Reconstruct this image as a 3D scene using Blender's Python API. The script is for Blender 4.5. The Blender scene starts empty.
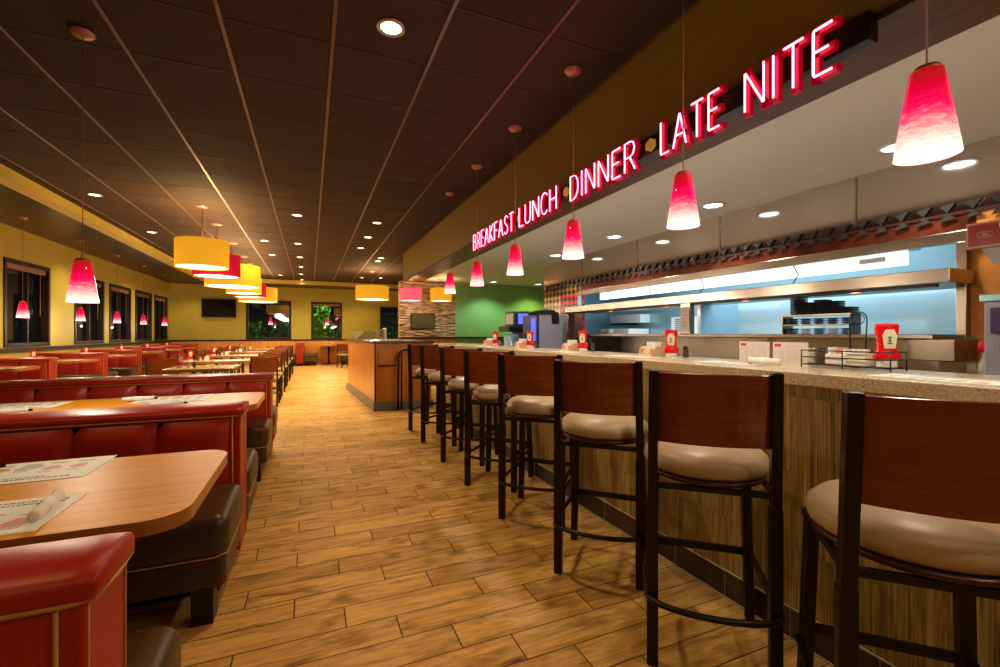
import bpy, bmesh, math, random
from mathutils import Vector, Matrix
random.seed(7)
PI = math.pi
scene = bpy.context.scene
COL = scene.collection
H = 1.22
# ------------------------------------------------------------------ materials
MATS = {}
def mat(name, col, rough=0.5, metal=0.0, emit=None, estr=0.0, spec=0.5, coat=0.0, noise=None, bump=0.0, nscale=20.0):
    if name in MATS: return MATS[name]
    m = bpy.data.materials.new(name); m.use_nodes = True
    nt = m.node_tree; b = nt.nodes['Principled BSDF']
    b.inputs['Base Color'].default_value = (*col, 1)
    b.inputs['Roughness'].default_value = rough
    b.inputs['Metallic'].default_value = metal
    b.inputs['Specular IOR Level'].default_value = spec
    b.inputs['Coat Weight'].default_value = coat
    if emit:
        b.inputs['Emission Color'].default_value = (*emit, 1)
        b.inputs['Emission Strength'].default_value = estr
    if noise or bump:
        tc = nt.nodes.new('ShaderNodeTexCoord'); n = nt.nodes.new('ShaderNodeTexNoise')
        n.inputs['Scale'].default_value = nscale; n.inputs['Detail'].default_value = 3
        nt.links.new(tc.outputs['Object'], n.inputs['Vector'])
        if noise:
            r = nt.nodes.new('ShaderNodeValToRGB')
            r.color_ramp.elements[0].position = .3; r.color_ramp.elements[1].position = .7
            r.color_ramp.elements[0].color = (*[c*(1-noise) for c in col], 1)
            r.color_ramp.elements[1].color = (*[min(1, c*(1+noise)) for c in col], 1)
            nt.links.new(n.outputs['Fac'], r.inputs['Fac']); nt.links.new(r.outputs['Color'], b.inputs['Base Color'])
        if bump:
            bp = nt.nodes.new('ShaderNodeBump'); bp.inputs['Strength'].default_value = bump; bp.inputs['Distance'].default_value = .01
            nt.links.new(n.outputs['Fac'], bp.inputs['Height']); nt.links.new(bp.outputs['Normal'], b.inputs['Normal'])
    MATS[name] = m
    return m

class NT:
    """tiny node helper"""
    def __init__(s, name):
        s.m = bpy.data.materials.new(name); s.m.use_nodes = True; s.t = s.m.node_tree
        s.b = s.t.nodes['Principled BSDF']; MATS[name] = s.m
        s.tc = s.t.nodes.new('ShaderNodeTexCoord')
    def n(s, ty, **kw):
        x = s.t.nodes.new(ty)
        for k, v in kw.items():
            if k in x.inputs: x.inputs[k].default_value = v
            else: setattr(x, k, v)
        return x
    def l(s, a, b): s.t.links.new(a, b)
    def math(s, op, a, b=None):
        x = s.t.nodes.new('ShaderNodeMath'); x.operation = op
        for i, v in enumerate((a, b)):
            if v is None: continue
            if isinstance(v, (int, float)): x.inputs[i].default_value = v
            else: s.l(v, x.inputs[i])
        return x.outputs[0]
    def mapping(s, scale=(1,1,1), rot=(0,0,0), loc=(0,0,0), src=None):
        mp = s.n('ShaderNodeMapping'); mp.inputs['Scale'].default_value = scale
        mp.inputs['Rotation'].default_value = rot; mp.inputs['Location'].default_value = loc
        s.l(src or s.tc.outputs['Object'], mp.inputs['Vector']); return mp.outputs['Vector']
    def ramp(s, fac, stops):
        r = s.n('ShaderNodeValToRGB'); e = r.color_ramp.elements
        while len(e) < len(stops): e.new(.5)
        for i, (p, c) in enumerate(stops):
            e[i].position = p; e[i].color = (*c, 1)
        s.l(fac, r.inputs['Fac']); return r.outputs['Color']
    def mix(s, fac, a, b, mode='MIX'):
        x = s.n('ShaderNodeMix'); x.data_type = 'RGBA'; x.blend_type = mode
        for i, v in ((0, fac), (6, a), (7, b)):
            if isinstance(v, (int, float)): x.inputs[i].default_value = v
            elif isinstance(v, tuple): x.inputs[i].default_value = (*v, 1)
            else: s.l(v, x.inputs[i])
        return x.outputs[2]
    def bump(s, h, st=.3, d=.01):
        bp = s.n('ShaderNodeBump'); bp.inputs['Strength'].default_value = st; bp.inputs['Distance'].default_value = d
        s.l(h, bp.inputs['Height']); s.l(bp.outputs['Normal'], s.b.inputs['Normal'])

def floor_mat():
    k = NT('plank_tile'); sep = k.n('ShaderNodeSeparateXYZ'); k.l(k.tc.outputs['Object'], sep.inputs[0])
    yy = k.math('ADD', sep.outputs['Y'], 40.0)
    row = k.math('FLOOR', k.math('DIVIDE', yy, .152))
    xs = k.math('ADD', k.math('ADD', sep.outputs['X'], 20.0), k.math('MULTIPLY', row, .2033))
    cx = k.math('DIVIDE', xs, .61); fx = k.math('FRACT', cx); ix = k.math('FLOOR', cx)
    fy = k.math('FRACT', k.math('DIVIDE', yy, .152))
    gx = k.math('LESS_THAN', k.math('MULTIPLY', k.math('MINIMUM', fx, k.math('SUBTRACT', 1.0, fx)), .61), .0028)
    gy = k.math('LESS_THAN', k.math('MULTIPLY', k.math('MINIMUM', fy, k.math('SUBTRACT', 1.0, fy)), .152), .0026)
    g = k.math('MAXIMUM', gx, gy)
    cmb = k.n('ShaderNodeCombineXYZ'); k.l(ix, cmb.inputs[0]); k.l(row, cmb.inputs[1])
    wn = k.n('ShaderNodeTexWhiteNoise'); wn.noise_dimensions = '2D'; k.l(cmb.outputs[0], wn.inputs['Vector'])
    # grain stretched along x, shifted per plank
    add = k.n('ShaderNodeVectorMath'); add.operation = 'ADD'
    sc = k.n('ShaderNodeVectorMath'); sc.operation = 'SCALE'; k.l(wn.outputs['Color'], sc.inputs[0]); sc.inputs['Scale'].default_value = 7
    k.l(k.tc.outputs['Object'], add.inputs[0]); k.l(sc.outputs[0], add.inputs[1])
    v = k.mapping(scale=(3.0, 26, 1), src=add.outputs[0])
    n1 = k.n('ShaderNodeTexNoise', Scale=1.0, Detail=6.0, Roughness=.65, Distortion=1.2); k.l(v, n1.inputs['Vector'])
    v2 = k.mapping(scale=(7, 13, 1), src=add.outputs[0])
    n2 = k.n('ShaderNodeTexNoise', Scale=.8, Detail=3.0); k.l(v2, n2.inputs['Vector'])
    c = k.ramp(n1.outputs['Fac'], [(.27, (.20, .10, .03)), (.38, (.58, .345, .11)), (.55, (.80, .52, .19)), (.75, (.90, .62, .27))])
    c2 = k.ramp(n2.outputs['Fac'], [(.28, (.40, .34, .27)), (.45, (1, 1, 1)), (1, (1, 1, 1))])
    c = k.mix(.75, c, c2, 'MULTIPLY')
    tint = k.ramp(wn.outputs['Value'], [(0, (.80, .76, .70)), (.5, (.98, .95, .9)), (1, (1.1, 1.08, 1.0))])
    c = k.mix(1.0, c, tint, 'MULTIPLY')
    c = k.mix(g, c, (.10, .065, .035))
    k.l(c, k.b.inputs['Base Color'])
    k.b.inputs['Roughness'].default_value = .42; k.b.inputs['Specular IOR Level'].default_value = .4
    hh = k.math('SUBTRACT', k.math('MULTIPLY', n1.outputs['Fac'], .5), g); k.bump(hh, .35, .004)
    return k.m

def wood_mat(name, dark, light, scale=(2, 30, 2), rough=.3, coat=.3, rot=(0,0,0)):
    k = NT(name); v = k.mapping(scale=scale, rot=rot)
    n1 = k.n('ShaderNodeTexNoise', Scale=1.0, Detail=5.0, Roughness=.6, Distortion=.8); k.l(v, n1.inputs['Vector'])
    k.l(k.ramp(n1.outputs['Fac'], [(.3, dark), (.7, light)]), k.b.inputs['Base Color'])
    k.b.inputs['Roughness'].default_value = rough; k.b.inputs['Coat Weight'].default_value = coat
    k.b.inputs['Coat Roughness'].default_value = .15
    return k.m

def zebra_mat():
    k = NT('zebra_tile'); sep = k.n('ShaderNodeSeparateXYZ'); k.l(k.tc.outputs['Object'], sep.inputs[0])
    cy = k.math('DIVIDE', k.math('ADD', sep.outputs['Y'], 20.03), .305); iy = k.math('FLOOR', cy); fy = k.math('FRACT', cy)
    zz = k.math('DIVIDE', k.math('ADD', k.math('ADD', sep.outputs['Z'], 5.03), k.math('MULTIPLY', k.math('MODULO', iy, 2.0), .3)), .6)
    iz = k.math('FLOOR', zz); fz = k.math('FRACT', zz)
    g = k.math('MAXIMUM', k.math('LESS_THAN', k.math('MULTIPLY', k.math('MINIMUM', fy, k.math('SUBTRACT', 1.0, fy)), .305), .0016),
               k.math('LESS_THAN', k.math('MULTIPLY', k.math('MINIMUM', fz, k.math('SUBTRACT', 1.0, fz)), .6), .0016))
    cmb = k.n('ShaderNodeCombineXYZ'); k.l(iy, cmb.inputs[0]); k.l(iz, cmb.inputs[1])
    wn = k.n('ShaderNodeTexWhiteNoise'); wn.noise_dimensions = '2D'; k.l(cmb.outputs[0], wn.inputs['Vector'])
    sc = k.n('ShaderNodeVectorMath'); sc.operation = 'SCALE'; k.l(wn.outputs['Color'], sc.inputs[0]); sc.inputs['Scale'].default_value = 9
    add = k.n('ShaderNodeVectorMath'); add.operation = 'ADD'; k.l(k.tc.outputs['Object'], add.inputs[0]); k.l(sc.outputs[0], add.inputs[1])
    v = k.mapping(scale=(1, 44, .8), src=add.outputs[0])
    n1 = k.n('ShaderNodeTexNoise', Scale=1.0, Detail=4.0, Roughness=.55, Distortion=.9); k.l(v, n1.inputs['Vector'])
    c = k.ramp(n1.outputs['Fac'], [(.28, (.10, .06, .015)), (.40, (.34, .235, .07)), (.47, (.56, .43, .17)), (.53, (.26, .175, .05)), (.60, (.50, .38, .14)), (.72, (.74, .62, .32))])
    c = k.mix(g, c, (.24, .2, .13))
    k.l(c, k.b.inputs['Base Color']); k.b.inputs['Roughness'].default_value = .35
    return k.m

def stone_mat():
    k = NT('ledge_stone'); v = k.mapping(scale=(1, 1, 1))
    w = k.n('ShaderNodeTexNoise', Scale=4.0, Detail=2.0); k.l(v, w.inputs['Vector'])
    sc = k.n('ShaderNodeVectorMath'); sc.operation = 'SCALE'; k.l(w.outputs['Color'], sc.inputs[0]); sc.inputs['Scale'].default_value = .05
    add = k.n('ShaderNodeVectorMath'); add.operation = 'ADD'; k.l(k.tc.outputs['Object'], add.inputs[0]); k.l(sc.outputs[0], add.inputs[1])
    v2 = k.mapping(scale=(5, 5, 22), src=add.outputs[0])
    vo = k.n('ShaderNodeTexVoronoi', Scale=1.0); k.l(v2, vo.inputs['Vector'])
    sp = k.n('ShaderNodeSeparateColor'); k.l(vo.outputs['Color'], sp.inputs[0])
    c = k.ramp(sp.outputs[0], [(0, (.36, .21, .11)), (.4, (.52, .34, .19)), (.75, (.62, .44, .27)), (1, (.45, .32, .22))])
    ed = k.ramp(vo.outputs['Distance'], [(.4, (1, 1, 1)), (.9, (.35, .28, .22))])
    k.l(k.mix(1.0, c, ed, 'MULTIPLY'), k.b.inputs['Base Color']); k.b.inputs['Roughness'].default_value = .8
    k.bump(k.math('SUBTRACT', 1.0, vo.outputs['Distance']), 1.0, .05)
    return k.m

def mosaic_mat():
    """small triangular (hourglass) tiles on the lower part of the kitchen wall"""
    k = NT('mosaic_tile'); sep = k.n('ShaderNodeSeparateXYZ'); k.l(k.tc.outputs['Object'], sep.inputs[0])
    y = k.math('DIVIDE', k.math('ADD', sep.outputs['Y'], 10.0), .122); z = k.math('DIVIDE', k.math('ADD', sep.outputs['Z'], 10.0), .11)
    fy = k.math('ABSOLUTE', k.math('SUBTRACT', k.math('FRACT', y), .5)); fz = k.math('ABSOLUTE', k.math('SUBTRACT', k.math('FRACT', z), .5))
    hg = k.math('LESS_THAN', fy, fz)
    zz = sep.outputs['Z']; yv = sep.outputs['Y']
    low = k.math('LESS_THAN', zz, 1.84); red = k.math('LESS_THAN', yv, 6.45)
    base = k.mix(red, (.85, .55, .02), (.65, .02, .015))
    top = k.mix(k.math('FRACT', k.math('MULTIPLY', k.math('FLOOR', y), .37)), (.22, .13, .04), (.36, .2, .05))
    a = k.mix(low, top, base)
    c = k.mix(hg, a, (.018, .014, .010))
    k.l(c, k.b.inputs['Base Color']); k.b.inputs['Roughness'].default_value = .2
    return k.m

def steel_mat(name, col=(.6, .58, .55), rough=.22, axis=(1, 1, 60)):
    k = NT(name); v = k.mapping(scale=axis)
    n1 = k.n('ShaderNodeTexNoise', Scale=3.0, Detail=2.0); k.l(v, n1.inputs['Vector'])
    k.b.inputs['Base Color'].default_value = (*col, 1); k.b.inputs['Metallic'].default_value = 1
    r = k.n('ShaderNodeMapRange'); r.inputs['To Min'].default_value = rough*.97; r.inputs['To Max'].default_value = rough*1.05
    k.l(n1.outputs['Fac'], r.inputs['Value']); k.l(r.outputs[0], k.b.inputs['Roughness'])
    return k.m

def shade_cone_mat():
    k = NT('art_glass'); sep = k.n('ShaderNodeSeparateXYZ'); k.l(k.tc.outputs['Object'], sep.inputs[0])
    v = k.mapping(scale=(14, 14, 60)); n1 = k.n('ShaderNodeTexNoise', Scale=1.0, Detail=3.0, Distortion=2.5); k.l(v, n1.inputs['Vector'])
    f = k.math('ADD', k.math('DIVIDE', sep.outputs['Z'], .25), k.math('MULTIPLY', k.math('SUBTRACT', n1.outputs['Fac'], .5), .45))
    c = k.ramp(f, [(.0, (1.0, .80, .66)), (.22, (1.0, .50, .42)), (.42, (1.0, .12, .20)), (.55, (.95, .01, .12)), (.78, (.80, .0, .05)), (.95, (.55, .02, .01))])
    k.l(c, k.b.inputs['Emission Color'])
    st = k.ramp(f, [(0, (1, 1, 1)), (.45, (.72, .72, .72)), (1, (.45, .45, .45))])
    k.l(k.math('MULTIPLY', st, 1.15), k.b.inputs['Emission Strength'])
    k.b.inputs['Base Color'].default_value = (.35, .01, .03, 1); k.b.inputs['Roughness'].default_value = .08
    return k.m

def glass_mat():
    m = bpy.data.materials.new('window_glass'); m.use_nodes = True; nt = m.node_tree; nt.nodes.clear()
    o = nt.nodes.new('ShaderNodeOutputMaterial'); mx = nt.nodes.new('ShaderNodeMixShader'); t = nt.nodes.new('ShaderNodeBsdfTransparent')
    g = nt.nodes.new('ShaderNodeBsdfGlossy'); g.inputs['Roughness'].default_value = .02; g.inputs['Color'].default_value = (1, 1, 1, 1)
    t.inputs['Color'].default_value = (.75, .8, .78, 1)
    mx.inputs[0].default_value = .10
    nt.links.new(t.outputs[0], mx.inputs[1]); nt.links.new(g.outputs[0], mx.inputs[2]); nt.links.new(mx.outputs[0], o.inputs[0])
    return m

def speckle_mat():
    k = NT('speckled_quartz'); vo = k.n('ShaderNodeTexNoise', Scale=110.0, Detail=2.0); k.l(k.tc.outputs['Object'], vo.inputs['Vector'])
    c = k.ramp(vo.outputs['Fac'], [(.30, (.36, .25, .12)), (.38, (.70, .59, .40)), (.6, (.80, .70, .50)), (.72, (.92, .86, .72))])
    k.l(c, k.b.inputs['Base Color']); k.b.inputs['Roughness'].default_value = .16
    return k.m

def drum_mat(name, c1, c2, st):
    k = NT(name); v = k.mapping(scale=(90, 90, 220)); n1 = k.n('ShaderNodeTexNoise', Scale=1.0, Detail=1.0); k.l(v, n1.inputs['Vector'])
    k.l(k.ramp(n1.outputs['Fac'], [(.3, c1), (.7, c2)]), k.b.inputs['Emission Color']); k.b.inputs['Emission Strength'].default_value = st
    k.b.inputs['Base Color'].default_value = (*[c*.35 for c in c2], 1); k.b.inputs['Roughness'].default_value = .8; k.b.inputs['Specular IOR Level'].default_value = .1
    return k.m

M = {}
M['floor'] = floor_mat(); M['zebra'] = zebra_mat(); M['stone'] = stone_mat(); M['mosaic'] = mosaic_mat()
M['quartz'] = speckle_mat(); M['cone'] = shade_cone_mat(); M['glass'] = glass_mat()
M['drum_y'] = drum_mat('yellow_fabric', (.90, .40, .02), (1.0, .47, .03), .60)
M['drum_r'] = drum_mat('red_fabric', (.62, .01, .03), (.75, .02, .05), .60)
M['drum_p'] = drum_mat('pink_fabric', (.85, .10, .14), (.95, .14, .18), .75)
M['diffuser'] = mat('lit_diffuser', (.9, .85, .75), .5, emit=(1, .86, .62), estr=1.7)
M['bulb_warm'] = mat('lit_bulb', (1, 1, 1), .5, emit=(1, .82, .6), estr=9)
M['bulb_cool'] = mat('lit_bulb_cool', (1, 1, 1), .5, emit=(.86, .95, 1), estr=6)
M['cone_in'] = mat('cone_glow', (1, .8, .7), .5, emit=(1, .78, .66), estr=2.6)
M['neon'] = mat('neon_tube', (1, .3, .4), .3, emit=(1, .18, .30), estr=5.0)
M['neon_can'] = mat('red_can', (.26, .006, .02), .4, emit=(.6, .0, .03), estr=.22)
M['raceway'] = mat('raceway', (.02, .012, .01), .35)
M['gold'] = mat('gold_plate', (.62, .45, .10), .35, metal=.2, emit=(.5, .33, .06), estr=.25)  # slight emission puts a lit look into the plates
M['ceil'] = mat('ceiling_tile', (.046, .025, .012), .85, noise=.12, nscale=3)
M['ceil_low'] = mat('ceiling_gloss', (.045, .024, .012), .32, spec=.5)
M['grid_y'] = mat('grid_bar', (.15, .085, .045), .45, metal=.25)
M['grid_x'] = mat('grid_bar_dark', (.032, .02, .013), .6)
M['wall_y'] = mat('yellow_paint', (.52, .42, .075), .65, noise=.04, nscale=2)
M['wall_olive'] = mat('olive_paint', (.30, .215, .042), .6, noise=.04, nscale=2)
M['wall_white'] = mat('kitchen_ceiling', (.62, .61, .60), .5)
M['wall_green'] = mat('green_paint', (.24, .44, .16), .6, noise=.04, nscale=2)
M['wall_orange'] = mat('orange_wall', (.50, .20, .03), .6, noise=.2, nscale=8)
M['wood_trim'] = wood_mat('dark_trim', (.016, .007, .004), (.030, .012, .006), rough=.6, coat=0)
M['wood_beam'] = wood_mat('beam_wood', (.075, .038, .018), (.13, .065, .03), scale=(30, 2, 2), rough=.5, coat=0)
M['orange_wood'] = wood_mat('honey_laminate', (.50, .20, .035), (.64, .28, .06), scale=(8, 8, 1.2), rough=.32)
M['table'] = wood_mat('table_laminate', (.62, .25, .004), (.80, .36, .008), scale=(2.2, 34, 3), rough=.45, coat=0)
M['table'].node_tree.nodes['Principled BSDF'].inputs['Specular IOR Level'].default_value = .28
M['table_edge'] = wood_mat('table_edge', (.36, .16, .035), (.48, .22, .05), scale=(3, 3, 20), rough=.35)
M['table_pale'] = wood_mat('pale_table', (.50, .34, .17), (.64, .46, .25), scale=(2.2, 34, 3), rough=.22, coat=.3)
M['cherry'] = wood_mat('cherry_wood', (.19, .045, .010), (.29, .075, .018), scale=(4, 4, 22), rough=.25, coat=.35)
M['bronze'] = mat('bronze_metal', (.035, .024, .016), .38, metal=.45)
M['vinyl_cream'] = mat('cream_vinyl', (.52, .41, .27), .38, noise=.05, nscale=30)
M['vinyl_red'] = mat('red_vinyl', (.42, .028, .014), .40, noise=.05, nscale=40, bump=.05)
M['vinyl_brown'] = mat('brown_vinyl', (.085, .050, .022), .38, noise=.05, nscale=40, bump=.05)
M['piping'] = mat('tan_piping', (.52, .29, .06), .4)
M['black'] = mat('black_plastic', (.012, .011, .011), .35)
M['steel'] = steel_mat('brushed_steel', (.40, .35, .30), .24); M['steel_wall'] = steel_mat('mirror_steel', (.60, .55, .50), .10)
M['steel_blue'] = mat('cool_steel', (.34, .52, .62), .32, metal=.55)
M['strip'] = mat('fluorescent', (1, 1, 1), .4, emit=(.74, .93, 1), estr=1.15)
M['white'] = mat('white_plastic', (.78, .76, .74), .4)
M['paper'] = mat('white_paper', (.84, .88, .88), .6)
M['napkin'] = mat('napkin_paper', (.82, .80, .74), .7)
M['ink'] = mat('dark_ink', (.12, .13, .14), .6)
M['ink_grey'] = mat('grey_ink', (.50, .52, .50), .6)
M['ink_pink'] = mat('pink_ink', (.75, .33, .28), .6)
M['ink_tan'] = mat('tan_ink', (.62, .42, .24), .6)
M['ink_red'] = mat('red_ink', (.6, .04, .04), .6)
M['cover'] = mat('pinkish_card', (.70, .60, .57), .5)
M['ketchup'] = mat('ketchup_red', (.70, .008, .015), .22, emit=(.7, .0, .01), estr=.02)  # glow put into the material: faint emission brightens the red
M['label_cream'] = mat('cream_label', (.75, .70, .52), .5)
M['clear'] = mat('shaker_glass', (.55, .53, .48), .1)
M['pepper'] = mat('pepper', (.09, .06, .04), .6)
M['lav'] = mat('lavender_panel', (.36, .38, .52), .35)
M['blue_lit'] = mat('blue_light', (.02, .03, .5), .4, emit=(.04, .08, 1), estr=1.6)
M['blue_pic'] = mat('blue_display', (.05, .06, .4), .4, emit=(.15, .2, .9), estr=.8)
M['navy'] = mat('navy_plastic', (.015, .03, .09), .3)
M['purple'] = mat('purple_label', (.07, .03, .13), .4)
M['yellow'] = mat('yellow_logo', (.8, .5, .03), .4)
M['darkred'] = mat('dark_red_sign', (.26, .014, .012), .3)
M['tan_metal'] = mat('tan_frame', (.42, .25, .17), .4)
M['grey_lam'] = mat('grey_base', (.22, .22, .19), .45)
M['tv'] = mat('tv_screen', (.006, .005, .006), .12)
M['cord'] = mat('cord', (.34, .17, .12), .5)
M['canopy_m'] = mat('canopy_bronze', (.42, .23, .15), .35, metal=.3)
M['leaf'] = mat('bush_leaf', (.06, .17, .03), .6, noise=.5, nscale=6)
M['ground'] = mat('night_ground', (.03, .035, .03), .9)
M['blind'] = mat('rolled_blind', (.30, .15, .09), .6)
M['kick'] = mat('kick_tile', (.095, .060, .036), .35, noise=.1, nscale=8)
M['grout'] = mat('pale_grout', (.42, .34, .22), .7)
M['mirror_g'] = mat('framed_picture', (.11, .10, .03), .2)
M['seatgreen'] = M['vinyl_brown']

# ------------------------------------------------------------------ mesh builder
class MB:
    def __init__(s): s.v = []; s.f = []; s.mi = []; s.sm = []
    def add(s, verts, faces, m=0, smooth=False):
        o = len(s.v); s.v += [tuple(v) for v in verts]
        for f in faces: s.f.append([o+i for i in f]); s.mi.append(m); s.sm.append(smooth)
        return s
    def box(s, x0, x1, y0, y1, z0, z1, m=0, rot=None, piv=None):
        vs = [Vector((x, y, z)) for z in (z0, z1) for x, y in ((x0, y0), (x1, y0), (x1, y1), (x0, y1))]
        if rot is not None:
            p = Vector(piv if piv else ((x0+x1)/2, (y0+y1)/2, (z0+z1)/2)); vs = [p + rot @ (v-p) for v in vs]
        s.add(vs, [(3,2,1,0), (4,5,6,7), (0,1,5,4), (1,2,6,5), (2,3,7,6), (3,0,4,7)], m); return s
    def bar(s, p, q, w, h=None, m=0, roll=0):
        p = Vector(p); q = Vector(q); h = h or w; d = (q-p).normalized()
        up = Vector((0,0,1)) if abs(d.z) < .9 else Vector((1,0,0))
        a = d.cross(up).normalized(); b = d.cross(a).normalized()
        if roll: R = Matrix.Rotation(roll, 3, d); a = R @ a; b = R @ b
        vs = [c + a*i*w/2 + b*j*h/2 for c in (p, q) for i, j in ((-1,-1), (1,-1), (1,1), (-1,1))]
        s.add(vs, [(0,1,2,3), (7,6,5,4), (0,4,5,1), (1,5,6,2), (2,6,7,3), (3,7,4,0)], m); return s
    def tube(s, pts, r, n=8, m=0, closed=False, caps=True, flat=1.0):
        pts = [Vector(p) for p in pts]; N = len(pts); rings = []; prev = None
        for i, p in enumerate(pts):
            if closed: d = (pts[(i+1) % N] - pts[i-1]).normalized()
            else: d = (pts[min(i+1, N-1)] - pts[max(i-1, 0)]).normalized()
            if prev is None:
                up = Vector((0,0,1)) if abs(d.z) < .9 else Vector((1,0,0)); a = d.cross(up).normalized()
            else:
                a = (prev - d*prev.dot(d)).normalized()
            prev = a; b = d.cross(a).normalized()
            rr = r[i] if isinstance(r, (list, tuple)) else r
            rings.append([p + (a*math.cos(t)*rr + b*math.sin(t)*rr*flat) for t in [2*PI*k/n for k in range(n)]])
        o = [v for R in rings for v in R]; fs = []
        for i in range(N if closed else N-1):
            j = (i+1) % N
            for k in range(n): fs.append((i*n+k, i*n+(k+1) % n, j*n+(k+1) % n, j*n+k))
        if caps and not closed: fs.append(tuple(range(n-1, -1, -1))); fs.append(tuple((N-1)*n+k for k in range(n)))
        s.add(o, fs, m, True); return s
    def lathe(s, prof, c=(0,0,0), n=24, m=0, cap=True, sx=1, sy=1, smooth=True):
        vs = []; fs = []
        for r, z in prof:
            for k in range(n): t = 2*PI*k/n; vs.append((c[0]+r*math.cos(t)*sx, c[1]+r*math.sin(t)*sy, c[2]+z))
        L = len(prof)
        for i in range(L-1):
            for k in range(n): fs.append((i*n+k, i*n+(k+1) % n, (i+1)*n+(k+1) % n, (i+1)*n+k))
        if cap: fs.append(tuple(range(n-1, -1, -1))); fs.append(tuple((L-1)*n+k for k in range(n)))
        s.add(vs, fs, m, smooth); return s
    def prism(s, poly, z0, z1, m=0, mside=None):
        n = len(poly); vs = [(x, y, z0) for x, y in poly] + [(x, y, z1) for x, y in poly]
        s.add(vs, [tuple(range(n-1, -1, -1)), tuple(range(n, 2*n))], m)
        s.add(vs, [(i, (i+1) % n, n+(i+1) % n, n+i) for i in range(n)], m if mside is None else mside); return s
    def build(s, name, mats, parent=None, bevel=0, seg=2, sub=0, loc=None, rotz=0, smooth=False, solid=0):
        me = bpy.data.meshes.new(name); me.from_pydata(s.v, [], s.f)
        if not isinstance(mats, (list, tuple)): mats = [mats]
        for m_ in mats: me.materials.append(m_)
        me.polygons.foreach_set('material_index', s.mi)
        me.polygons.foreach_set('use_smooth', [bool(x) or smooth for x in s.sm]); me.update()
        bm = bmesh.new(); bm.from_mesh(me); bmesh.ops.recalc_face_normals(bm, faces=bm.faces); bm.to_mesh(me); bm.free()
        o = bpy.data.objects.new(name, me); COL.objects.link(o)
        if parent: o.parent = parent
        if loc: o.location = loc
        o.rotation_euler.z = rotz
        if solid: md = o.modifiers.new('s', 'SOLIDIFY'); md.thickness = solid; md.offset = 0
        if bevel: md = o.modifiers.new('b', 'BEVEL'); md.width = bevel; md.segments = seg; md.limit_method = 'ANGLE'
        if sub: md = o.modifiers.new('u', 'SUBSURF'); md.levels = sub; md.render_levels = sub
        return o

def tag(o, label, cat, group=None, kind=None):
    o['label'] = label; o['category'] = cat
    if group: o['group'] = group
    if kind: o['kind'] = kind
    return o
def empty(name, loc=(0,0,0), rz=0):
    o = bpy.data.objects.new(name, None); COL.objects.link(o); o.location = loc; o.rotation_euler.z = rz; o.empty_display_size = .1
    return o
KIDS = {}
def children(o): return [c for c in o.children]
def copy_tree(o, parent=None, top=True):
    c = o.copy(); COL.objects.link(c)
    if parent: c.parent = parent
    for ch in list(o.children): copy_tree(ch, c, False)
    return c
def struct(name, mb, m, bevel=0, parent=None):
    o = mb.build(name, m, parent, bevel=bevel)
    if not parent: o['kind'] = 'structure'
    return o
ORD = ['nearest', 'second nearest', 'third nearest', 'fourth nearest', 'fifth nearest', 'sixth nearest', 'seventh nearest', 'eighth nearest', 'ninth nearest', 'tenth nearest', 'eleventh nearest', 'twelfth nearest']
NTH = ['first', 'second', 'third', 'fourth', 'fifth', 'sixth', 'seventh', 'eighth', 'ninth', 'tenth', 'eleventh', 'twelfth']
def light(kind, name, loc, power, color, **kw):
    l = bpy.data.lights.new(name, kind); l.energy = power; l.color = color
    o = bpy.data.objects.new(name, l); COL.objects.link(o); o.location = loc
    for k, v in kw.items(): setattr(l, k, v)
    return o
WARM = (1.0, .71, .35); WARM2 = (1.0, .86, .66)
def arc(cx, cy, r, a0, a1, n, z): return [(cx+r*math.cos(a0+(a1-a0)*i/n), cy+r*math.sin(a0+(a1-a0)*i/n), z) for i in range(n+1)]
def rrect(x0, x1, y0, y1, r, n=6):
    pts = []
    for cx, cy, a in ((x1-r, y1-r, 0), (x0+r, y1-r, PI/2), (x0+r, y0+r, PI), (x1-r, y0+r, 1.5*PI)):
        for i in range(n+1): t = a+PI/2*i/n; pts.append((cx+r*math.cos(t), cy+r*math.sin(t)))
    return pts

# ------------------------------------------------------------------ room shell
XL, YF, XS, XK = -4.7, 19.6, 1.976, 3.84
ZC, ZK = 3.05, 2.44
struct('floor', MB().box(-4.9, 6.5, -3.5, 20, -.1, 0), M['floor'])
struct('ceiling', MB().box(-3.03, XS, -3.5, 16.7, ZC, ZC+.1).box(XS, 6.5, 10.35, 16.7, ZC, ZC+.1), M['ceil'])
gb = MB()
for k in range(-5, 4):
    x = .131 + .61*k
    if x < -3.0 or x > XS: continue
    gb.box(x-.011, x+.011, -3.5, 16.7, ZC-.006, ZC+.01)
struct('ceiling_grid', gb, M['grid_y'])
gb = MB()
y = 2.40 - .61*9
while y < 16.7:
    gb.box(-3.03, XS, y-.006, y+.006, ZC-.003, ZC+.01); y += .61
struct('ceiling_cross_grid', gb, M['grid_x'])
# ceiling over the window row and far end, and the olive beam between
struct('ceiling_left', MB().box(-4.9, -3.2, -3.5, 20, ZC, ZC+.1).box(-3.2, 6.5, 16.87, 20, ZC, ZC+.1), M['ceil_low'])
struct('beam_left', MB().box(-3.2, -3.03, -3.5, 16.87, 2.905, ZC+.1).box(-3.03, 6.4, 16.7, 16.87, 2.905, ZC+.1), M['wall_y'])
struct('trim_1', MB().box(-3.03, -2.96, -3.5, 16.7, ZC-.02, ZC).box(-2.96, 6.4, 16.63, 16.7, ZC-.02, ZC), M['wood_trim'])

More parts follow.
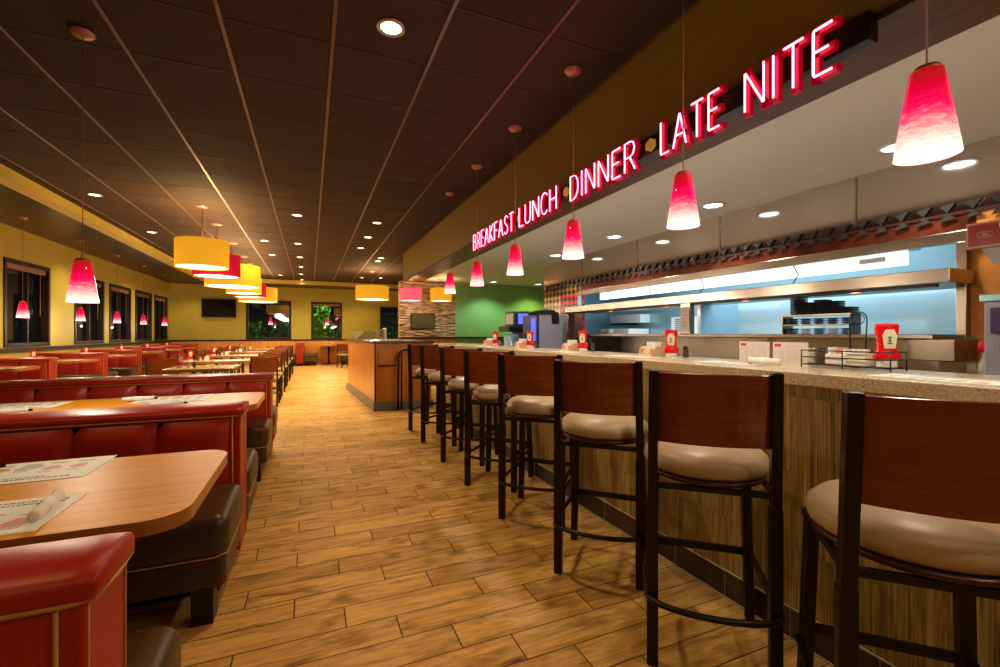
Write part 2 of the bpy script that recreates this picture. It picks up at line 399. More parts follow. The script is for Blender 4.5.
# windows on the left wall: (y0,y1)
WL = [(10.07, 11.5), (12.5, 14.0), (14.33, 15.8), (16.15, 17.6), (17.9, 19.3)]
WZ0, WZ1 = .985, 2.50
w = MB(); ys = -3.5
for a, b in WL:
    w.box(XL-.15, XL, ys, a, 0, ZC); w.box(XL-.15, XL, a, b, 0, WZ0); w.box(XL-.15, XL, a, b, WZ1, ZC); ys = b
w.box(XL-.15, XL, ys, 20, 0, ZC)
struct('wall_left', w, M['wall_y'])
# far wall windows (x0,x1,z0,z1)
WF = [(-2.26, -.69, .99, 2.50), (.04, 1.22, .99, 2.50), (2.76, 3.58, .80, 2.36)]
w = MB(); xs = -4.85
for a, b, z0, z1 in WF:
    w.box(xs, a, YF, YF+.15, 0, ZC); w.box(a, b, YF, YF+.15, 0, z0); w.box(a, b, YF, YF+.15, z1, ZC); xs = b
w.box(xs, 6.5, YF, YF+.15, 0, ZC)
struct('wall_far', w, M['wall_y'])
struct('trim_2', MB().box(-4.6, 6.4, YF-.05, YF, 0, .93), wood_mat('bright_panel', (.70, .27, .035), (.85, .38, .07), scale=(8, 8, 1.2), rough=.4, coat=0))
struct('trim_3', MB().box(-4.65, 6.4, YF-.07, YF, .93, .985), M['wood_trim'])
struct('trim_4', MB().box(XL, XL+.04, -3.4, YF-.07, .90, .97), M['wood_trim'])
wn = 0
def window(face, a, b, z0, z1, blind=True):
    global wn; wn += 1
    e = empty('window_%d' % wn, (0,0,0)); e['kind'] = 'structure'
    f = .07
    def bx(mb, u0, u1, d0, d1, z0_, z1_):
        if face == 'L': mb.box(XL-d1, XL-d0, u0, u1, z0_, z1_)
        else: mb.box(u0, u1, YF+d0, YF+d1, z0_, z1_)
    fr = MB(); bx(fr, a, a+f, -.02, .15, z0, z1); bx(fr, b-f, b, -.02, .15, z0, z1); bx(fr, a+f, b-f, -.02, .15, z0, z0+f); bx(fr, a+f, b-f, -.02, .15, z1-f, z1)
    if face == 'L': mid = a+(b-a)*.55; bx(fr, mid-.02, mid+.02, .03, .10, z0+f, z1-f)
    fr.build('window_frame', M['wood_trim'], e, bevel=.004)
    g = MB(); bx(g, a+f, b-f, .095, .10, z0+f, z1-f); g.build('window_pane', M['glass'], e)
    if blind:
        bl = MB(); bx(bl, a+f+.01, b-f-.01, .02, .07, z1-f-.09, z1-f)
        bl.build('rolled_blind', M['blind'], e)
        if face == 'L': MB().tube([(XL-.03, b-.25, z1-f-.09), (XL-.03, b-.25, z1-.95)], .006, 6).build('blind_wand', M['blind'], e)
for a, b in WL: window('L', a, b, WZ0, WZ1)
for i, (a, b, z0, z1) in enumerate(WF): window('F', a, b, z0, z1, i == 1)

# soffit over the counter
struct('wall_soffit', MB().box(XS, XS+.12, -3.5, 10.35, 2.43, ZC+.1).box(XS+.12, XS+.6, 10.23, 10.35, 2.44, ZC+.1), M['wall_olive'])
struct('trim_5', MB().box(XS-.004, 2.35, -3.5, 10.35, 2.40, 2.43), M['wood_beam'])
struct('ceiling_kitchen', MB().box(2.35, 6.6, -3.5, 10.35, ZK-.02, ZK+.1), M['wall_white'])
struct('wall_stone', MB().box(1.86, 3.16, 10.12, 10.3, 1.12, ZK-.04), M['stone'])
struct('wall_stone_base', MB().box(1.86, 3.16, 10.10, 10.3, 0, 1.10), M['orange_wood'])
struct('trim_6', MB().box(1.84, 5.7, 10.06, 10.3, 1.10, 1.14), M['wood_trim'])
struct('wall_green', MB().box(3.16, 6.4, 10.12, 10.3, 0, ZK), M['wall_green'])
# back and outer shell behind the camera
struct('wall_back', MB().box(-4.9, 6.5, -3.6, -3.5, 0, ZC+.1), M['wall_y'])
struct('wall_right', MB().box(6.4, 6.5, -3.5, 20, 0, ZC+.1), M['steel_blue'])

# kitchen wall with the pass-through opening
OY0, OY1, OZ0, OZ1 = 1.47, 5.85, 1.20, 1.86
struct('wall_kitchen', MB().box(XK, XK+.08, -3.5, 7.03, 2.0, ZK-.02), M['steel_wall'])
sm = MB()
for yy in (.85, 2.07, 3.3, 4.55, 5.8):
    sm.box(XK-.006, XK, yy-.006, yy+.006, 2.02, ZK-.03)
struct('trim_7', sm, M['steel'])
struct('wall_kitchen_tiles', MB().box(XK, XK+.08, OY1, 7.03, 1.0, 2.0).box(XK, XK+.08, OY1, OY1+.001, OZ1, 2.0), M['mosaic'])
struct('wall_kitchen_band', MB().box(XK, XK+.08, 1.40, OY1, OZ1, 2.0), mat('redbrown_band', (.12, .03, .015), .2, noise=.4, nscale=5))
struct('wall_kitchen_orange', MB().box(XK, XK+.08, -3.5, 1.40, 1.0, 2.0).box(XK, XK+.08, 1.40, 1.45, 1.2, 1.86), M['wall_orange'])
struct('wall_kitchen_low', MB().box(XK, XK+.08, -3.5, 7.03, 0, 1.0).box(XK, XK+.08, OY0-.07, OY1, 1.0, OZ0), M['steel'])
# dark ledge and hourglass tiles running along the top of the tiles
hb = MB(); hb.box(XK-.012, XK, -1, 7.0, 1.985, 2.005)
struct('trim_8', hb, mat('dark_ledge', (.06, .02, .012), .3))
hg = MB(); y = 1.165
while y < 7.0:
    wd = .040; hh = .052; x0 = XK-.010; z = 2.006; t = .014
    for sgn in (-1, 1):
        tri = [(y-wd, z+sgn*hh+.008), (y+wd, z+sgn*hh-.008), (y, z)]
        vs = [(x0, a, b) for a, b in tri] + [(x0-t, a, b) for a, b in tri]
        hg.add(vs, [(0,1,2), (5,4,3), (0,3,4,1), (1,4,5,2), (2,5,3,0)])
    y += .122
struct('trim_9', hg, mat('slate_tile', (.05, .048, .045), .25))

# kitchen behind the opening
struct('wall_kitchen_back', MB().box(5.2, 5.25, .6, 7.4, .0, 2.4).box(XK+.08, 5.2, .55, .6, 0, 2.4).box(XK+.08, 5.2, 7.03, 7.08, 0, 2.4), M['steel_blue'])
struct('wall_partition', MB().box(XK+.08, 4.5, 3.62, 3.66, OZ0, 1.55), M['steel_blue'])

# counter top / base  -------------------------------------------------
cb = empty('bar_counter', (1.77, 2.0, 0)); tag(cb, 'long bar counter clad in streaky brown tile under a pale speckled top', 'counter')
MB().box(0, .5, -4.5, 4.65, .125, 1.02).build('tiled_front', M['zebra'], cb)
MB().box(-.004, .49, -4.5, 4.65, 0, .125).build('kick_board', M['kick'], cb)
g = MB().box(-.010, -.004, -4.5, 4.65, 0, .006).box(-.006, 0, -4.5, 4.65, .121, .127)
for k in range(-14, 16): g.box(-.006, -.003, k*.305+.1-.0015, k*.305+.1+.0015, .006, .121)
g.build('grout_line', M['grout'], cb)
ct = MB().box(-.035, .50, -4.5, 4.70, 1.02, 1.07).build('counter_top', M['quartz'], cb, bevel=.004)

bc = empty('back_counter', (3.45, 2, 0)); tag(bc, 'stainless steel work counter standing below the kitchen pass window', 'counter')
MB().box(-.55, .385, -4, 4.99, .88, .92).build('worktop', M['steel'], bc, bevel=.004)
MB().box(-.50, .385, -4, 4.99, .0, .88).build('cabinet', M['steel'], bc)
# pass window frame, shelf, sill
pw = empty('pass_window', (XK, 3.6, 1.2)); tag(pw, 'stainless steel kitchen pass window with a long heat lamp shelf', 'pass window')
def loc(b): return b
def pb(x0, x1, y0, y1, z0, z1, name, m, bevel=.004):
    return MB().box(x0-XK, x1-XK, y0-3.6, y1-3.6, z0-1.2, z1-1.2).build(name, m, pw, bevel=bevel)
pb(XK-.06, XK, OY0-.07, OY1, 1.80, 1.872, 'top_frame', M['steel'])
pb(XK-.06, XK, OY0-.045, OY0+.005, 1.06, 1.80, 'side_frame', M['steel'])
pb(XK-.04, XK, OY1-.03, OY1+.02, OZ0, 1.80, 'side_frame', M['steel_blue'])
pb(3.52, XK+.25, 1.40, 5.78, 1.53, 1.615, 'heat_shelf', M['steel'])
pb(3.50, XK+.45, 1.47, 5.85, 1.185, 1.215, 'sill', M['steel'])
pb(3.56, 3.60, 1.48, 5.8, 1.60-.09, 1.528, 'lamp_rail', M['black'])
pb(3.54, 3.60, 3.40, 3.53, 1.215, 1.53, 'post', M['steel'])
pb(3.55, XK, 1.39, 1.62, 1.05, 1.185, 'end_box', M['steel'])
for yy in (2.6, 3.6, 4.4, 5.2):
    MB().tube([(XK+.02-XK, yy-3.6, .415), (XK+.02-XK, yy-3.6-.08, .52), (XK+.02-XK, yy-3.6-.02, .64)], .005, 6).build('lamp_wire', M['black'], pw)
fx = empty('strip_light', (4.12, 3.6, 1.82)); tag(fx, 'long white fluorescent strip light behind the kitchen pass window', 'light')
MB().box(-.03, .03, -1.72, 2.1, -.085, .02).build('diffuser', M['strip'], fx, bevel=.01)
MB().box(-.04, .05, -1.78, 2.15, .02, .05).build('housing', M['steel'], fx)
MB().box(-.036, -.03, -1.60, -1.42, -.045, -.005).build('warning_plate', M['white'], fx)

# notice on the post
nt_ = empty('notice_sheet', (3.537, 3.465, 1.25)); tag(nt_, 'white printed notice sheet taped to the steel post in the pass window', 'notice')
MB().box(-.002, 0, -.055, .055, 0, .24).build('sheet', M['cover'], nt_)
q = MB()
for k in range(5): q.box(-.0035, -.002, -.035+random.random()*.02, .035, .05+k*.035, .058+k*.035)
q.build('print_lines', M['ink_pink'], nt_)
# white things far inside kitchen
for (y0, y1, z0, z1, lab) in ((6.35, 6.62, .95, 1.30, 'narrow white kitchen cabinet door with pink sheet seen through the pass'), (5.85, 6.25, .95, 1.30, 'wide white kitchen cabinet door seen through the left end of the pass')):
    c = empty('kitchen_cabinet', (4.98, y0, 0)); tag(c, lab, 'cabinet', 'white kitchen cabinets')
    MB().box(-.2, .2, 0, y1-y0, 0, z1).build('body', M['white'], c, bevel=.005)
    MB().box(-.215, -.2, .01, y1-y0-.01, .95, z1-.01).build('door', M['white'], c)
    if y0 > 6.3: MB().box(-.218, -.215, .05, .2, 1.08, 1.26).build('pink_sheet', M['ink_pink'], c)
c = empty('wall_cabinet', (5.0, 5.85, 1.37)); tag(c, 'small white wall cabinet above black tray inside kitchen', 'cabinet')
MB().box(0, .2, 0, .8, .03, .17).build('body', M['white'], c, bevel=.005)
MB().box(-.02, .2, .3, .8, 0, .03).build('tray', M['black'], c)
c = empty('rota_board', (5.18, 4.85, 1.22)); tag(c, 'white board with dark notes hanging on the kitchen rear wall', 'board')
MB().box(0, .02, 0, .5, 0, .25).build('board', M['white'], c)
q = MB()
for k in range(7): q.box(-.003, 0, .25+random.random()*.08, .42, .03+k*.03, .045+k*.03)
q.build('notes', M['ink'], c)
# black stacks behind the sill
cy = [2.22+.10*k for k in range(5)]
for k, yy in enumerate(cy):
    e = empty('takeout_stack', (4.02, yy, 1.385)); tag(e, 'stack of black takeout containers, %s from the right above the plate rack' % NTH[k], 'container stack', 'black container stacks in the pass')
    b = MB(); hh = [.055, .12, .13, .12, .15][k]; n = int(hh/.018)
    for i in range(n):
        z = i*.018; b.add([(-.045, -.045, z), (.045, -.045, z), (.045, .045, z), (-.045, .045, z), (-.052, -.049, z+.014), (.052, -.049, z+.014), (.052, .049, z+.014), (-.052, .049, z+.014)], [(3,2,1,0), (4,5,6,7), (0,1,5,4), (1,2,6,5), (2,3,7,6), (3,0,4,7)])
    b.build('containers', M['black'], e)
pr = empty('plate_rack', (4.02, 2.45, 1.215)); tag(pr, 'two tier steel rack of dark plates behind the pass sill', 'rack')
MB().box(-.07, .07, -.28, .28, .155, .17).box(-.07, .07, -.28, .28, .075, .085).box(-.07, .07, -.28, -.27, 0, .16).box(-.07, .07, .27, .28, 0, .16).build('frame', M['steel'], pr)
for z0 in (.001, .087):
    for k in range(5):
        pm = MB()
        for i in range(3): pm.lathe([(.025, 0), (.05, .012), (.052, .014)], (0, -.22+k*.11, z0+i*.017), 14)
        pm.build('plate', [M['black'], M['white']][k % 2] if z0 < .05 else M['black'], pr)

# ------------------------------------------------------------------ downlights
def px2(x, y, z):
    u = (x-500)/446.; d = (z-H)*446./(333.5-y); c, s = math.cos(math.radians(23.07)), math.sin(math.radians(23.07))
    return (d*(s+c*u), d*(c-s*u))
DL = [(391,27),(94.5,194.5),(151.5,232),(297.5,215),(377,222.6),(264.6,240.5),(298,243.4),(368,237),(360.7,247.8),(272,254.6),(300,257),(381,258),(378,261),(301,266.7),(301,274),(361.7,277.5),(380.7,277.8),(280.5,275),(302,279.5)]
def make_dl():
    e = empty('ceiling_downlight', (0,0,0))
    MB().lathe([(.082, 0), (.085, -.008), (.062, -.012), (.060, 0)], n=28, cap=False).build('trim_ring', mat('ring_metal', (.5, .42, .33), .3, metal=.6), e)
    MB().lathe([(.0615, -.003), (.0615, -.001)], n=24).build('bulb', M['bulb_warm'], e)
    return e
proto = make_dl(); first = True
pts = [px2(x, y, ZC) for x, y in DL]
fill_pts = [(-1.3, -.9), (.45, -.9), (-2.2, 1.0), (.45, -2.4), (-2.2, -2.4), (-1.3, 1.2)]
order = sorted(pts, key=lambda p: p[1])
for i, (x, y) in enumerate(order):
    e = proto if i == 0 else copy_tree(proto)
    e.location = (x, y, ZC)
    side = 'left' if x < -1.5 else ('right' if x > .5 else 'middle')
    tag(e, 'round recessed downlight in the dark tile ceiling, %s in distance from the viewer' % (NTH + ['thirteenth', 'fourteenth', 'fifteenth', 'sixteenth', 'seventeenth', 'eighteenth', 'nineteenth'])[i], 'ceiling light', 'downlights in the tiled ceiling')
    light('SPOT', 'downlight_and_fill', (x, y, ZC-.03), 75 if y > 3 else 60, WARM, spot_size=math.radians(125), spot_blend=.7, shadow_soft_size=.06)
for x, y in fill_pts:  # out-of-frame fill spots added to light the foreground, no fixtures
    light('SPOT', 'downlight_and_fill', (x, y, ZC-.03), 22, WARM, spot_size=math.radians(125), spot_blend=.7, shadow_soft_size=.06)
# window-row downlights
dlw = [(-4.0, 18.4)]
# kitchen ceiling downlights
def make_kdl():
    e = empty('kitchen_downlight', (0,0,0))
    MB().lathe([(.105, 0), (.108, -.010), (.084, -.012), (.080, 0)], n=28, cap=False).build('trim_ring', mat('ring_white', (.62, .62, .62), .3, metal=.3), e)
    MB().lathe([(.081, -.004), (.081, -.001)], n=24).build('bulb', M['bulb_cool'], e)
    b = MB()
    for s in (-.03, .03): b.box(-.08, .08, s-.003, s+.003, -.014, -.006)
    b.build('louvre', M['white'], e)
    return e
proto = make_kdl()
for i, (x, y) in enumerate([(3.46, 1.63), (3.46, 3.05), (3.46, 4.52), (3.46, 5.95), (3.9, 9.55), (5.1, 9.6), (3.46, .2), (3.46, -1.2)]):
    if i < 6:
        e = proto if i == 0 else copy_tree(proto)
        e.location = (x, y, ZK-.02)
        tag(e, ['round white downlight beside the nearest hanging cone lamp above the counter', 'round white kitchen downlight, second nearest in the row before steel wall', 'round white kitchen downlight, third nearest in the row before steel wall', 'round white kitchen downlight, farthest of the row along the steel wall', 'small round downlight close to the green wall, beside hanging cone lamp', 'small round downlight close to the brightest green patch of the wall'][i], 'ceiling light', 'kitchen ceiling downlights')
    light('SPOT', 'kitchen_spot', (x, y, ZK-.06), 26 if y < 9 else 40, (1, .93, .82) if y < 9 else ((.62, 1, .85) if x < 4.5 else (.9, 1, .35)), spot_size=math.radians(130), spot_blend=.6, shadow_soft_size=.07)

# ------------------------------------------------------------------ cone pendants
def make_pendant(zb, zc, name='cone_pendant_lamp'):
    """origin at the cone's bottom centre; zc = ceiling height above it"""
    e = empty(name)
    h = .25
    prof = [(.076, 0), (.074, .02), (.056, .14), (.040, h-.004), (.037, h)]
    prof_in = [(.033, h-.004), (.052, .14), (.070, .02), (.073, 0)]
    MB().lathe(prof + prof_in, n=36, cap=False).build('lamp_shade', M['cone'], e)
    MB().lathe([(.070, .010), (.070, .012)], n=28).build('glow_disc', M['cone_in'], e)
    MB().lathe([(.038, h), (.030, h+.012), (.006, h+.02)], n=20).build('shade_cap', M['canopy_m'], e)
    MB().tube([(0, 0, h+.015), (0, 0, zc-.02)], .0028, 6).build('cord', M['cord'], e)
    MB().lathe([(.012, zc-.035), (.05, zc-.022), (.062, zc-.004), (.062, zc)], n=28).build('canopy', M['canopy_m'], e)
    return e
zb = 1.745
p1 = make_pendant(zb, ZC-zb)
for i, y in enumerate([.72, 1.657, 2.65, 3.60, 4.585, 5.61]):
    e = p1 if i == 0 else copy_tree(p1)
    e.location = (1.68, y, zb)
    tag(e, 'red to pink swirled glass cone pendant over the bar stools, %s to the viewer' % ORD[i], 'pendant lamp', 'cone pendants above the bar counter')
    light('POINT', 'pendant_bulb', (1.68, y, zb-.06), 9, WARM2, shadow_soft_size=.03)
for y in (-.25,): light('POINT', 'pendant_bulb', (1.68, y, zb-.06), 9, WARM2, shadow_soft_size=.03)
p2 = copy_tree(p1); p2.location = (-1.265, 3.47, 1.408)
# longer cord for this lower lamp
def fix_cord(root, zc):
    for c in root.children:
        if c.name.startswith('cord'):
            me = c.data.copy(); c.data = me
            for v in me.vertices:
                if v.co.z > .5: v.co.z = zc-.02
        if c.name.startswith('canopy'):
            me = c.data.copy(); c.data = me; mz = max(v.co.z for v in me.vertices)
            for v in me.vertices: v.co.z += zc-mz
fix_cord(p2, ZC-1.417)
tag(p2, 'red and pink swirled glass cone pendant hanging over the left dining booths', 'pendant lamp')
light('POINT', 'pendant_bulb', (-1.265, 3.47, 1.36), 12, WARM2, shadow_soft_size=.03)
zw = 1.467
for i, y in enumerate([9.38, 11.3, 13.1, 14.9, 16.8]):
    if i == 0: p3 = copy_tree(p1); fix_cord(p3, ZC-zw); e = p3
    else: e = copy_tree(p3)
    e.location = (-4.15, y, zw)
    tag(e, 'small pink cone pendant before the left wall windows, %s to the viewer' % ORD[i], 'pendant lamp', 'cone pendants along the window wall')
    light('POINT', 'pendant_bulb', (-4.15, y, zw-.06), 14, WARM2, shadow_soft_size=.03)
# one more in front of the far windows
for i, (x, y) in enumerate([(-1.35, 18.6), (.6, 18.3)]):
    e = copy_tree(p3); e.location = (x, y, 1.55); fix_cord(e, ZC-1.55)
    tag(e, ['pink cone pendant hanging before the far window beside the television', 'pink cone pendant over the table below the far green window'][i], 'pendant lamp', 'cone pendants at the far windows')
    light('POINT', 'pendant_bulb', (x, y, 1.49), 14, WARM2, shadow_soft_size=.03)

# ------------------------------------------------------------------ drum lamps
def drum(x, y, r, z0, h, zc, m, label, grp, up=30, cordr=.006):
    e = empty('drum_pendant_lamp', (x, y, z0)); tag(e, label, 'pendant lamp', grp)
    MB().lathe([(r, 0), (r, h), (r-.008, h), (r-.008, 0)], n=48, cap=False).build('lamp_shade', m, e)
    MB().lathe([(r-.01, .012), (r-.01, .016)], n=40).build('diffuser', M['diffuser'], e)
    MB().tube([(0, 0, .016), (0, 0, zc-z0-.02)], cordr, 8).build('stem', M['cord'], e)
    MB().lathe([(.02, zc-z0-.03), (.075, zc-z0-.015), (.08, zc-z0)], n=24).build('canopy', M['canopy_m'], e)
    b = MB()
    for k in range(3): a = 2*PI*k/3; b.bar((0, 0, h-.02), (math.cos(a)*(r-.01), math.sin(a)*(r-.01), h-.02), .006)
    b.build('spider', M['canopy_m'], e)
    light('POINT', 'drum_up', (x+.05, y, z0+h*.75), up, WARM, shadow_soft_size=.08)
    light('POINT', 'drum_down', (x, y, z0-.05), up*.7, WARM2, shadow_soft_size=.15)
G = 'drum lamps over the dining tables'
drum(-1.42, 7.55, .33, 2.165, .38, ZC, M['drum_y'], 'nearest yellow fabric drum lamp over the dining tables', G, 55)
drum(-1.43, 8.70, .34, 2.165, .36, ZC, M['drum_r'], 'red fabric drum lamp just behind the nearest yellow drum lamp', G, 30)
drum(-1.43, 10.4, .49, 2.16, .42, ZC, M['drum_y'], 'wide yellow drum lamp just behind the nearer red drum lamp', G, 55)
drum(-1.44, 12.1, .37, 2.165, .38, ZC, M['drum_y'], 'small yellow drum lamp between wide yellow and farther red drum lamps', G, 40)
drum(-1.44, 13.3, .37, 2.165, .36, ZC, M['drum_r'], 'farther red drum lamp, mostly hidden behind yellow drum lamps', G, 25)
drum(-1.43, 15.1, .52, 2.16, .42, ZC, M['drum_y'], 'farthest wide yellow drum lamp in the row over the dining tables', G, 40)
drum(1.68, 13.5, .47, 2.21, .39, ZC, M['drum_y'], 'wide yellow drum lamp hanging beyond the hostess stand', 'drum lamps beyond the hostess stand', 60)
drum(2.02, 9.69, .23, 1.93, .27, 2.40, M['drum_p'], 'small pink drum lamp in front of the left part of the stone wall', 'small drum lamps before the stone wall', 6, .004)
drum(2.65, 9.53, .235, 1.93, .28, ZK-.02, M['drum_y'], 'small yellow drum lamp in front of the right part of the stone wall', 'small drum lamps before the stone wall', 6, .004)

# ------------------------------------------------------------------ neon sign
GL = {
 'A': (.62, [[(0,0),(.31,1),(.62,0)], [(.11,.34),(.51,.34)]]),
 'B': (.5, [[(0,0),(0,1),(.28,1),(.42,.93),(.45,.77),(.40,.6),(.28,.53),(.02,.53)], [(.28,.53),(.44,.46),(.5,.28),(.45,.08),(.3,0),(0,0)]]),
 'R': (.5, [[(0,0),(0,1),(.28,1),(.42,.93),(.47,.75),(.42,.56),(.28,.48),(.02,.48)], [(.24,.48),(.5,0)]]),
 'E': (.42, [[(.42,1),(0,1),(0,0),(.42,0)], [(0,.52),(.34,.52)]]),
 'K': (.5, [[(0,0),(0,1)], [(.48,1),(.02,.5),(.5,0)]]),
 'F': (.42, [[(0,0),(0,1),(.42,1)], [(0,.52),(.34,.52)]]),
 'S': (.46, [[(.44,.88),(.34,.98),(.18,1),(.05,.9),(.02,.74),(.1,.6),(.32,.47),(.44,.34),(.45,.16),(.36,.03),(.2,0),(.06,.05),(0,.14)]]),
 'T': (.5, [[(0,1),(.5,1)], [(.25,1),(.25,0)]]),
 'L': (.4, [[(0,1),(0,0),(.4,0)]]),
 'U': (.52, [[(0,1),(0,.25),(.06,.07),(.2,0),(.32,0),(.46,.07),(.52,.25),(.52,1)]]),
 'N': (.56, [[(0,0),(0,1),(.56,0),(.56,1)]]),
 'C': (.5, [[(.5,.86),(.4,.97),(.26,1),(.1,.92),(.01,.72),(0,.5),(.01,.28),(.1,.08),(.26,0),(.4,.03),(.5,.14)]]),
 'H': (.52, [[(0,0),(0,1)], [(.52,0),(.52,1)], [(0,.52),(.52,.52)]]),
 'D': (.54, [[(0,0),(0,1),(.24,1),(.42,.9),(.53,.7),(.54,.5),(.53,.3),(.42,.1),(.24,0),(0,0)]]),
 'I': (.06, [[(.03,0),(.03,1)]]),
}
sg = empty('neon_sign', (1.915, 3.1, 2.35)); tag(sg, 'red neon letter sign reading BREAKFAST LUNCH DINNER LATE NITE along the soffit', 'neon sign')
MB().box(-.0, .06, -2.11, 2.26, -.03, .078).build('raceway', M['raceway'], sg, bevel=.004)
SX = -.038                         # plane of the tubes
zl, hl = -.092, .185
def put_word(word, ya, yb):
    ws = [GL[c][0] if c != ' ' else .35 for c in word]; gap = .24
    tot = sum(ws)+gap*(len(word)-1); k = abs(yb-ya)/tot; y = ya
    for c, w_ in zip(word, ws):
        if c != ' ':
            can = MB(); tube = MB()
            for st in GL[c][1]:
                P = [(y-u*k, zl+v*hl) for u, v in st]
                for i in range(len(P)-1):
                    (a0, b0), (a1, b1) = P[i], P[i+1]
                    L = math.hypot(a1-a0, b1-b0) or 1e-6; ex = .017/L
                    p = Vector((0, a0-(a1-a0)*ex, b0-(b1-b0)*ex)); q2 = Vector((0, a1+(a1-a0)*ex, b1+(b1-b0)*ex))
                    can.bar(p+Vector((SX/2-.005, 0, 0)), q2+Vector((SX/2-.005, 0, 0)), .034 if abs(a1-a0) > 1e-4 or True else .034, abs(SX)-.01, roll=0) if False else None
                    dv = (q2-p).normalized(); nn = Vector((0, -dv.z, dv.y))*.017
                    vs = [Vector((x_, 0, 0))+pt+sg_*nn for x_ in (SX+.012, 0) for pt, sg_ in ((p, -1), (q2, -1), (q2, 1), (p, 1))]
                    can.add(vs, [(0,1,2,3), (7,6,5,4), (0,4,5,1), (1,5,6,2), (2,6,7,3), (3,7,4,0)])
                pts_ = []
                for i in range(len(P)-1):
                    pts_.append((SX, P[i][0], P[i][1])) if i == 0 else None
                    for t in ((.04, .96) if len(P) < 6 else (.5, 1)):
                        pts_.append((SX, P[i][0]+(P[i+1][0]-P[i][0])*t, P[i][1]+(P[i+1][1]-P[i][1])*t))
                pts_.append((SX, P[-1][0], P[-1][1]))
                tube.tube(pts_, .0048, 6)
            co = can.build('letter', M['neon_can'], sg); tube.build('neon_tube', M['neon'], co)
        y -= (w_+gap)*k
yo = 3.1
for wd, a, b in (('BREAKFAST', 5.25, 4.07), ('LUNCH', 3.93, 3.22), ('DINNER', 3.00, 2.245), ('LATE', 2.02, 1.62), ('NITE', 1.475, 1.095)):
    put_word(wd, a-yo, b-yo)
for yy in (4.0, 3.11, 2.14):
    hx = MB(); P = [(yy-yo+.045*math.cos(a_), .018+.040*math.sin(a_)) for a_ in [PI/6+k*PI/3 for k in range(6)]]
    hx.add([(-.012, a_, b_) for a_, b_ in P]+[(0, a_, b_) for a_, b_ in P], [tuple(range(6)), tuple(range(11, 5, -1))]+[(i, (i+1) % 6, 6+(i+1) % 6, 6+i) for i in range(6)])
    hx.build('gold_plate', M['gold'], sg)
for yy, pw_ in ((4.65, 1.2), (3.57, .9), (2.65, .9), (1.55, 1.2)):
    light('AREA', 'neon_glow', (1.76, yy, 2.36), pw_, (1, .08, .18), shape='RECTANGLE', size=.9, size_y=.15).rotation_euler = (0, math.radians(90), 0)

# ------------------------------------------------------------------ bar stools
def curved_panel(w, z0, z1, th, sag, n=10, lean=0.0, y0=0.0):
    """panel spanning x -w/2..w/2 at y0, bowed backward (-y) by sag at centre"""
    mb = MB(); vs = []
    for k in range(n+1):
        x = -w/2+w*k/n; bow = -sag*(1-(2*x/w)**2)
        for z, dy in ((z0, 0), (z1, -lean)):
            for t in (0, th): vs.append((x, y0+bow+dy+t, z))
    fs = []
    for k in range(n):
        a = k*4; b = a+4
        fs += [(a, b, b+2, a+2), (a+1, a+3, b+3, b+1), (a+2, b+2, b+3, a+3), (a, a+1, b+1, b)]
    fs += [(0, 2, 3, 1), (n*4, n*4+1, n*4+3, n*4+2)]
    mb.add(vs, fs); return mb
def make_stool():
    """local: faces +y, back at -y; legs on a .4 square"""
    e = empty('bar_stool'); s = .2
    lw = .042
    for sx in (-1, 1):     # rear legs run up into back posts
        mb = MB().bar((sx*(s-.0), -s, 0), (sx*s, -s, .62), .040, .040).bar((sx*s, -s, .60), (sx*(s-.004), -s-.035, 1.088), .040, .034)
        mb.build('leg', M['bronze'], e, bevel=.004)
        MB().bar((sx*(s+.0), s, 0), (sx*(s-.02), s-.02, .665), lw, .036).build('leg', M['bronze'], e, bevel=.004)
    curved_panel(.37, .825, 1.080, .014, .035, lean=.028, y0=-s-.012).build('backrest', M['cherry'], e, bevel=.004)
    b = MB()
    for sx in (-1, 1):
        for z in (.87, 1.04): b.lathe([(.006, -.0), (.006, .004)], (sx*.175, -s-.02, z), 8)
    pl = MB().lathe([(.200, .672), (.215, .678), (.215, .690), (.2, .694)], (0, .0, 0), 40, sx=1, sy=1.02); pl.build('seat_pan', mat('pan_wood', (.09, .02, .008), .35), e)
    MB().lathe([(.208, .692), (.224, .704), (.231, .726), (.225, .750), (.20, .772), (.13, .788), (.0001, .794)], (0, .01, 0), 40).build('seat', M['vinyl_cream'], e)
    MB().bar((-s, -s, .662), (s, -s, .662), .016, .02).bar((-s, s-.02, .662), (s, s-.02, .662), .016, .02).bar((-s, -s, .662), (-s, s-.02, .662), .016, .02).bar((s, -s, .662), (s, s-.02, .662), .016, .02).build('seat_frame', M['bronze'], e)
    MB().tube([(-s-.01, s, .25), (-s-.022, 0, .25), (-s-.018, -s, .25)]+[(-(s+.018)*math.cos(PI*k/14), -s-.085*math.sin(PI*k/14), .25) for k in range(1, 14)]+[(s+.018, -s, .25), (s+.022, 0, .25), (s+.01, s, .25)], .012, 8, flat=.9).build('foot_ring', M['bronze'], e)
    MB().bar((-s, s, .285), (s, s, .285), .012, .03).bar((s, -s, .285), (s, s, .285), .012, .03).build('stretcher', M['bronze'], e)
    return e
st0 = make_stool()
SY = [.65, 1.32, 1.985, 2.71, 3.40, 4.13, 4.93, 5.62]
for i, y in enumerate(SY):
    e = st0 if i == 0 else copy_tree(st0)
    e.location = (1.45, y, 0); e.rotation_euler.z = math.radians(-45 + [0, 4, 1, 1, -1, 2, -2, 0][i])
    tag(e, 'cherry back bar stool with round cream seat at counter, %s to the viewer' % ORD[i], 'bar stool', 'bar stools along the counter')

